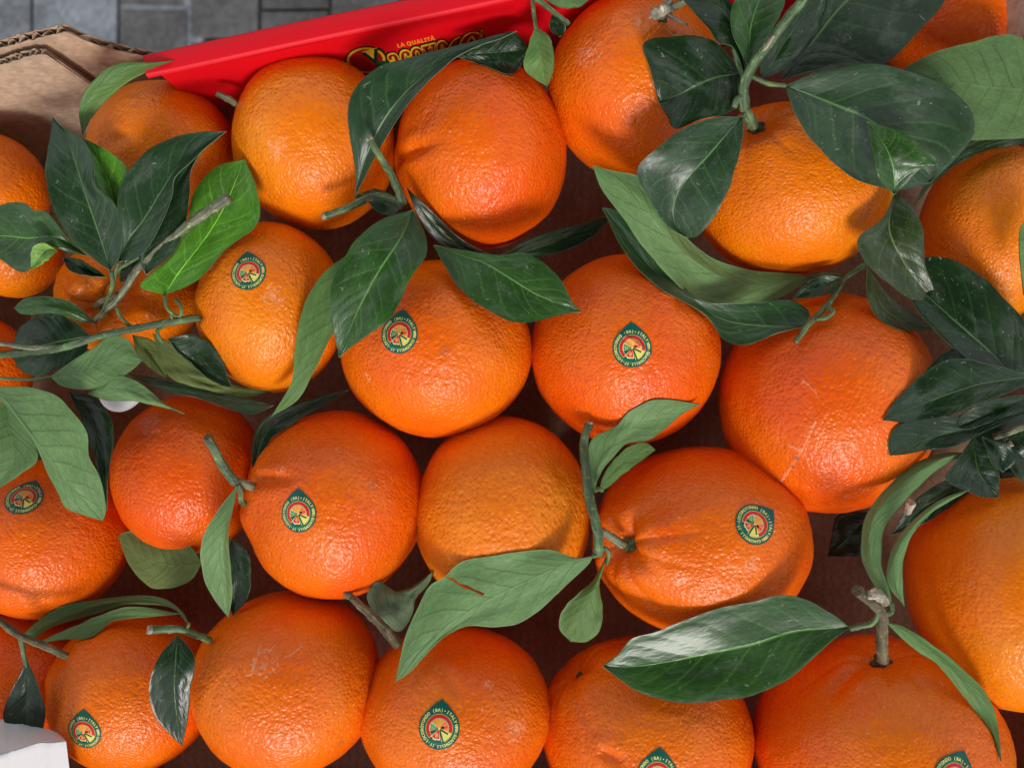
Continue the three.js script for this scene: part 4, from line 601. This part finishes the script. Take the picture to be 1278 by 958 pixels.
// --- twig on the lower left stickered orange
{
  const s = sub('twig', U.thing), lf = (...a) => leaf(s, 'leaf', ...a);
  twig(s, 'stem', [84, 819, 88, 66, 811, 90, 43, 801, 92, 24, 793, 94, 0, 776, 95, -30, 760, 95], 2, 1.7, 'brown', 0.2);
  lf([235, 779], [28, 792], [228, 764, 212, 751, 190, 743, 136, 746, 109, 750, 79, 755, 50, 772], [217, 760, 160, 754, 125, 764, 62, 783, 40, 797], [212, 755, 160, 750, 115, 757, 62, 778], [84, 70, 62, 66, 82], 'matte', { under: true, eL: -2, eR: -4 });
  lf([226, 766], [44, 802], [160, 757, 100, 778], [174, 771, 141, 775, 114, 795, 81, 798], [160, 764, 110, 784], [80, 68, 82], 'matte', { under: true, e: -1 });
  twig(s, 'petiole', [24, 793, 94, 27, 805, 92, 30, 822, 91, 34, 832, 90], 1.3, 1.1, 'green', 0.15);
  lf([31, 824], [30, 928], [24, 842, 10, 870, 4, 890, 10, 912], [40, 838, 49, 861, 56, 888, 50, 915], [34, 860, 33, 895], [91, 88, 80], 'dark', { e: 1 });
}
// --- dry stem on the bottom stickered orange
{
  const s = sub('twig', W.thing);
  twig(s, 'stem', [433, 741, 84, 446, 752, 86, 462, 767, 87, 482, 787, 88, 498, 806, 88], 1.8, 2.9, 'brown', 0.22);
  twig(s, 'cut_end', [431, 739, 84, 437, 745, 85], 1.7, 1.9, 'grey', 0.2);
  leaf(s, 'leaf', [468, 770], [541, 712], [458, 742, 473, 724, 487, 738, 512, 733], [497, 788, 514, 768, 518, 748, 536, 727], [490, 752, 515, 737], [84, 76, 70], 'grey', { under: true, e: -3, wave: 2.5 });
}
twig(sub('twig', K.thing), 'leaf_scar', [1026, 193, 103, 1021, 195, 105, 1019, 199, 104], 0.9, 0.7, 'brown', 0.3);
{ // broken dry stem of the tall golden orange
  const s = sub('dry_stem', J.thing);
  twig(s, 'stem', [836, 8, 106, 826, 14, 110, 814, 20, 113], 3.2, 2.4, 'wood', 0.5); twig(s, 'splinter', [832, 16, 108, 845, 25, 110, 858, 31, 112], 1.5, 0.5, 'wood', 0.3); twig(s, 'splinter', [838, 10, 108, 850, 4, 112, 866, -4, 116], 2, 1.6, 'grey', 0.3);
  twig(s, 'calyx', [822, 22, 108, 832, 26, 106], 2, 1.2, 'green', 0.4);
}
calyx(Xo, 717, 837, 2.3, 'green');

// --- separate small twigs
{
  const s = thing('leafy_twig', 'short twig with pale bud end and a hanging leaf, over the lower left orange', 'leafy twig', at(222, 790, 80));
  twig(s, 'stem', [187, 786, 104, 205, 785, 101, 225, 785, 98, 240, 790, 94, 262, 799, 84], 2, 1.8, 'green', 0.25); twig(s, 'bud_end', [184, 786, 104.5, 189, 786, 103.5], 2.2, 2.2, 'wood', 0.2); twig(s, 'stem', [232, 786, 96, 236, 778, 99], 1, 0.8, 'petiole', 0.2);
  leaf(s, 'leaf', [221, 792], [227, 930], [201, 815, 190, 839, 186, 866, 195, 896, 212, 916], [233, 804, 243, 823, 237, 861, 235, 893], [218, 850, 221, 895], [100, 103, 98, 90], 'dark', { e: -1.5 });
}
{
  const s = thing('leafy_twig', 'thin twig with small leaves at the top edge in front of the red wall', 'leafy twig', at(690, 15, 70));
  twig(s, 'stem', [652, -12, 96, 672, 0, 98, 690, 14, 97, 710, 30, 92], 1.5, 1.3, 'green', 0.2); twig(s, 'petiole', [664, -6, 98, 666, 15, 100, 669, 36, 100], 1.1, 1, 'petiole', 0.1);
  leaf(s, 'leaf', [668, 34], [683, 108], [660, 55, 654, 85, 668, 99], [684, 44, 691, 65, 690, 90], [674, 62, 679, 90], [100, 100, 88], 'green', { under: true, eL: -1, eR: -6 });
  leaf(s, 'leaf', [672, -8], [742, -6], [700, -30, 725, -22], [695, 8, 722, 9], [], [104, 108, 104], 'mid', { under: true });
  leaf(s, 'leaf', [692, 14], [699, 46], [686, 26, 689, 40], [704, 24, 706, 38], [], [94, 92, 88], 'dark');
}
{
  const s = thing('twig', 'short grey broken twig between the two oranges at the red wall', 'twig', at(284, 124, 70));
  twig(s, 'stem', [270, 116, 84, 284, 123, 82, 299, 131, 74], 1.6, 2.1, 'grey', 0.3);
}
// --- loose leaves
function loose(label, base, ...a) { const s = thing('leaf', label, 'leaf', at(base[0], base[1], a[4][0])); leaf(s, 'blade', base, ...a); return s; }
loose('curved pale green leaf standing between the brown cardboard and an orange', [103, 168], [230, 72], [98, 140, 107, 112, 136, 84, 163, 78, 195, 78], [114, 147, 136, 122, 163, 100, 192, 86], [103, 140, 120, 110, 160, 87, 195, 80], [90, 100, 102, 96], 'green', { under: true, eL: 1, eR: -6, free: true });
{ const s = loose('glossy leaf with a folded tip on the cut orange at the left edge', [110, 320], [-40, 298], [85, 298, 57, 264, 41, 262, 33, 254, 0, 256], [80, 313, 55, 306, 40, 330, 30, 340, 0, 324], [70, 296, 35, 297, 0, 294], [96, 104, 102, 98], 'mid', { e: 3, wave: 2 });
  leaf(s, 'folded_tip', [71, 313], [38, 336], [54, 303, 41, 308], [62, 322, 48, 332], [], [105, 108, 106], 'bright', { under: true }); }
loose('big pale leaf, underside up, hanging over the dull stickered orange', [-18, 482], [128, 650], [41, 484, 71, 494, 92, 516, 109, 541, 111, 570, 123, 592, 132, 638], [0, 500, 41, 549, 54, 579, 73, 617, 81, 633, 105, 643], [5, 497, 35, 535, 68, 579, 97, 617], [98, 108, 106, 98], 'pale', { under: true, eL: -2, eR: -1 });
loose('shaded green leaf at the left edge behind the big pale leaf', [8, 498], [-6, 612], [-30, 520, -36, 570], [40, 545, 47, 573, 25, 592], [12, 530, 16, 570], [92, 94, 88], 'matte', { under: true });
loose('dark narrow leaf between the big pale leaf and the red orange', [85, 488], [133, 636], [100, 520, 114, 560, 125, 600], [119, 497, 138, 524, 141, 551, 135, 590], [112, 520, 127, 570], [86, 88, 84], 'dark', { e: 2, below: [O] });
loose('long pale leaf hanging beside the broad dark leaf, between two stickered oranges', [436, 316], [338, 520], [410, 335, 386, 365, 375, 395, 368, 435, 364, 475], [438, 350, 426, 395, 413, 420, 391, 465, 372, 498], [424, 358, 415, 402, 398, 440, 374, 480], [92, 98, 98, 86], 'green', { under: true, eL: 1, eR: -3 });
loose('slim dark leaf with a pale rim lying across the top of the red orange', [155, 466], [341, 506], [203, 473, 250, 485, 300, 495], [200, 485, 244, 496, 285, 510, 314, 517], [205, 479, 250, 490, 300, 504], [86, 84, 78], 'grey', { eL: -3, eR: 2 });
loose('olive leaf tucked under the red orange above the lower left twig', [252, 702], [147, 668], [236, 680, 190, 668, 165, 662], [240, 722, 217, 733, 190, 733, 163, 708], [215, 705, 180, 695], [72, 72, 66], 'olive', { under: true, below: [O], e: -2 });
loose('wide matte green leaf at the top right edge over the corner orange', [1310, 112], [1116, 92], [1270, 45, 1209, 54, 1165, 66], [1296, 165, 1240, 174, 1195, 172, 1155, 130], [1230, 108, 1165, 96], [100, 102, 96], 'matte', { under: true, e: -2 });
loose('long dark leaf with a pale rim across the right edge', [1310, 492], [1134, 348], [1290, 420, 1250, 368, 1223, 343, 1182, 322, 1152, 322], [1285, 488, 1223, 463, 1182, 427, 1163, 408, 1140, 378], [1264, 465, 1231, 435, 1180, 390], [98, 104, 98], 'dark', { e: 2.5, below: [] });
loose('dark leaf edge curving round the orange at the right edge', [1290, 165], [1140, 258], [1240, 170, 1200, 182, 1165, 212], [1278, 178, 1230, 188, 1195, 206, 1160, 233], [1240, 177, 1190, 200], [92, 90, 84], 'dark', { below: [M], eL: 3, eR: -3 });
loose('dark leaf down in the gap below the scarred orange', [1088, 638], [1033, 694], [1046, 643, 1038, 670], [1078, 690, 1055, 694], [], [42, 38, 34], 'dark');
loose('narrow leaf just entering the photo at the right edge in front of the orange', [1300, 258], [1278, 368], [1275, 282, 1273, 320], [1310, 290, 1305, 330], [], [110, 114, 110], 'mid', { under: true });

// --- white things
{
  const s = thing('paper_sheet', 'crumpled white paper corner in the lower left corner', 'paper', at(20, 940, 88)), n = 40, rows = [];
  const top = poly([-40, 888, 0, 897, 40, 905, 64, 911, 75, 917, 81, 923], n), mid = poly([-40, 952, 0, 942, 22, 936, 35, 931, 49, 927, 66, 927, 82, 925], n), bot = poly([-40, 1012, 0, 1006, 40, 1000, 70, 996, 90, 990], n);
  for (let j = 0; j <= 16; j++) rows.push(Array.from({ length: n + 1 }, (_, i) => { const t = j / 16, q = t < 0.5 ? top[i].clone().lerp(mid[i], t * 2) : mid[i].clone().lerp(bot[i], t * 2 - 1); return at(q.x, q.y, 84 + (t < 0.5 ? 44 * t : 22 - 46 * (t - 0.5)) + 1.6 * n3(q.x * 0.05, q.y * 0.05, 2) + 1.1 * Math.abs(n3(q.x * 0.11, q.y * 0.11, 5)) + 0.5 * n3(q.x * 0.3, q.y * 0.3, 8)); }));
  part('sheet', strip(rows), std({ color: rgb(0.62, 0.6, 0.61), roughness: 0.9, side: THREE.DoubleSide }), s);
}
{
  const s = thing('paper_scrap', 'small smooth white scrap peeping out under the pale leaf', 'scrap', at(150, 500, 60)), rows = [], c = at(150, 492, 66);
  for (let j = 0; j <= 12; j++) rows.push(Array.from({ length: 33 }, (_, i) => { const a = i / 32 * Math.PI * 2, k = j / 12, w = 1 + 0.06 * Math.cos(3 * a + 1); return V(c.x + Math.cos(a) * k * 11 * w, c.y + 3.5 * Math.sqrt(1 - k * k * 0.98), c.z + Math.sin(a) * k * 8 * w); }));
  part('scrap', strip(rows), std({ color: rgb(0.62, 0.62, 0.64), roughness: 0.55, side: THREE.DoubleSide }), s);
}
if (globalThis.DEBUG_FIT) for (let i = 0; i < ORANGES.length; i++) console.log(i, ORANGES[i].s.toFixed(1), ORANGES[i].a.toFixed(1), ORANGES[i].b.toFixed(1), ORANGES[i].c.toArray().map((v) => v.toFixed(0)).join());
for (const o of scene.children) delete o.userData.mm;
renderer.render(scene, camera);
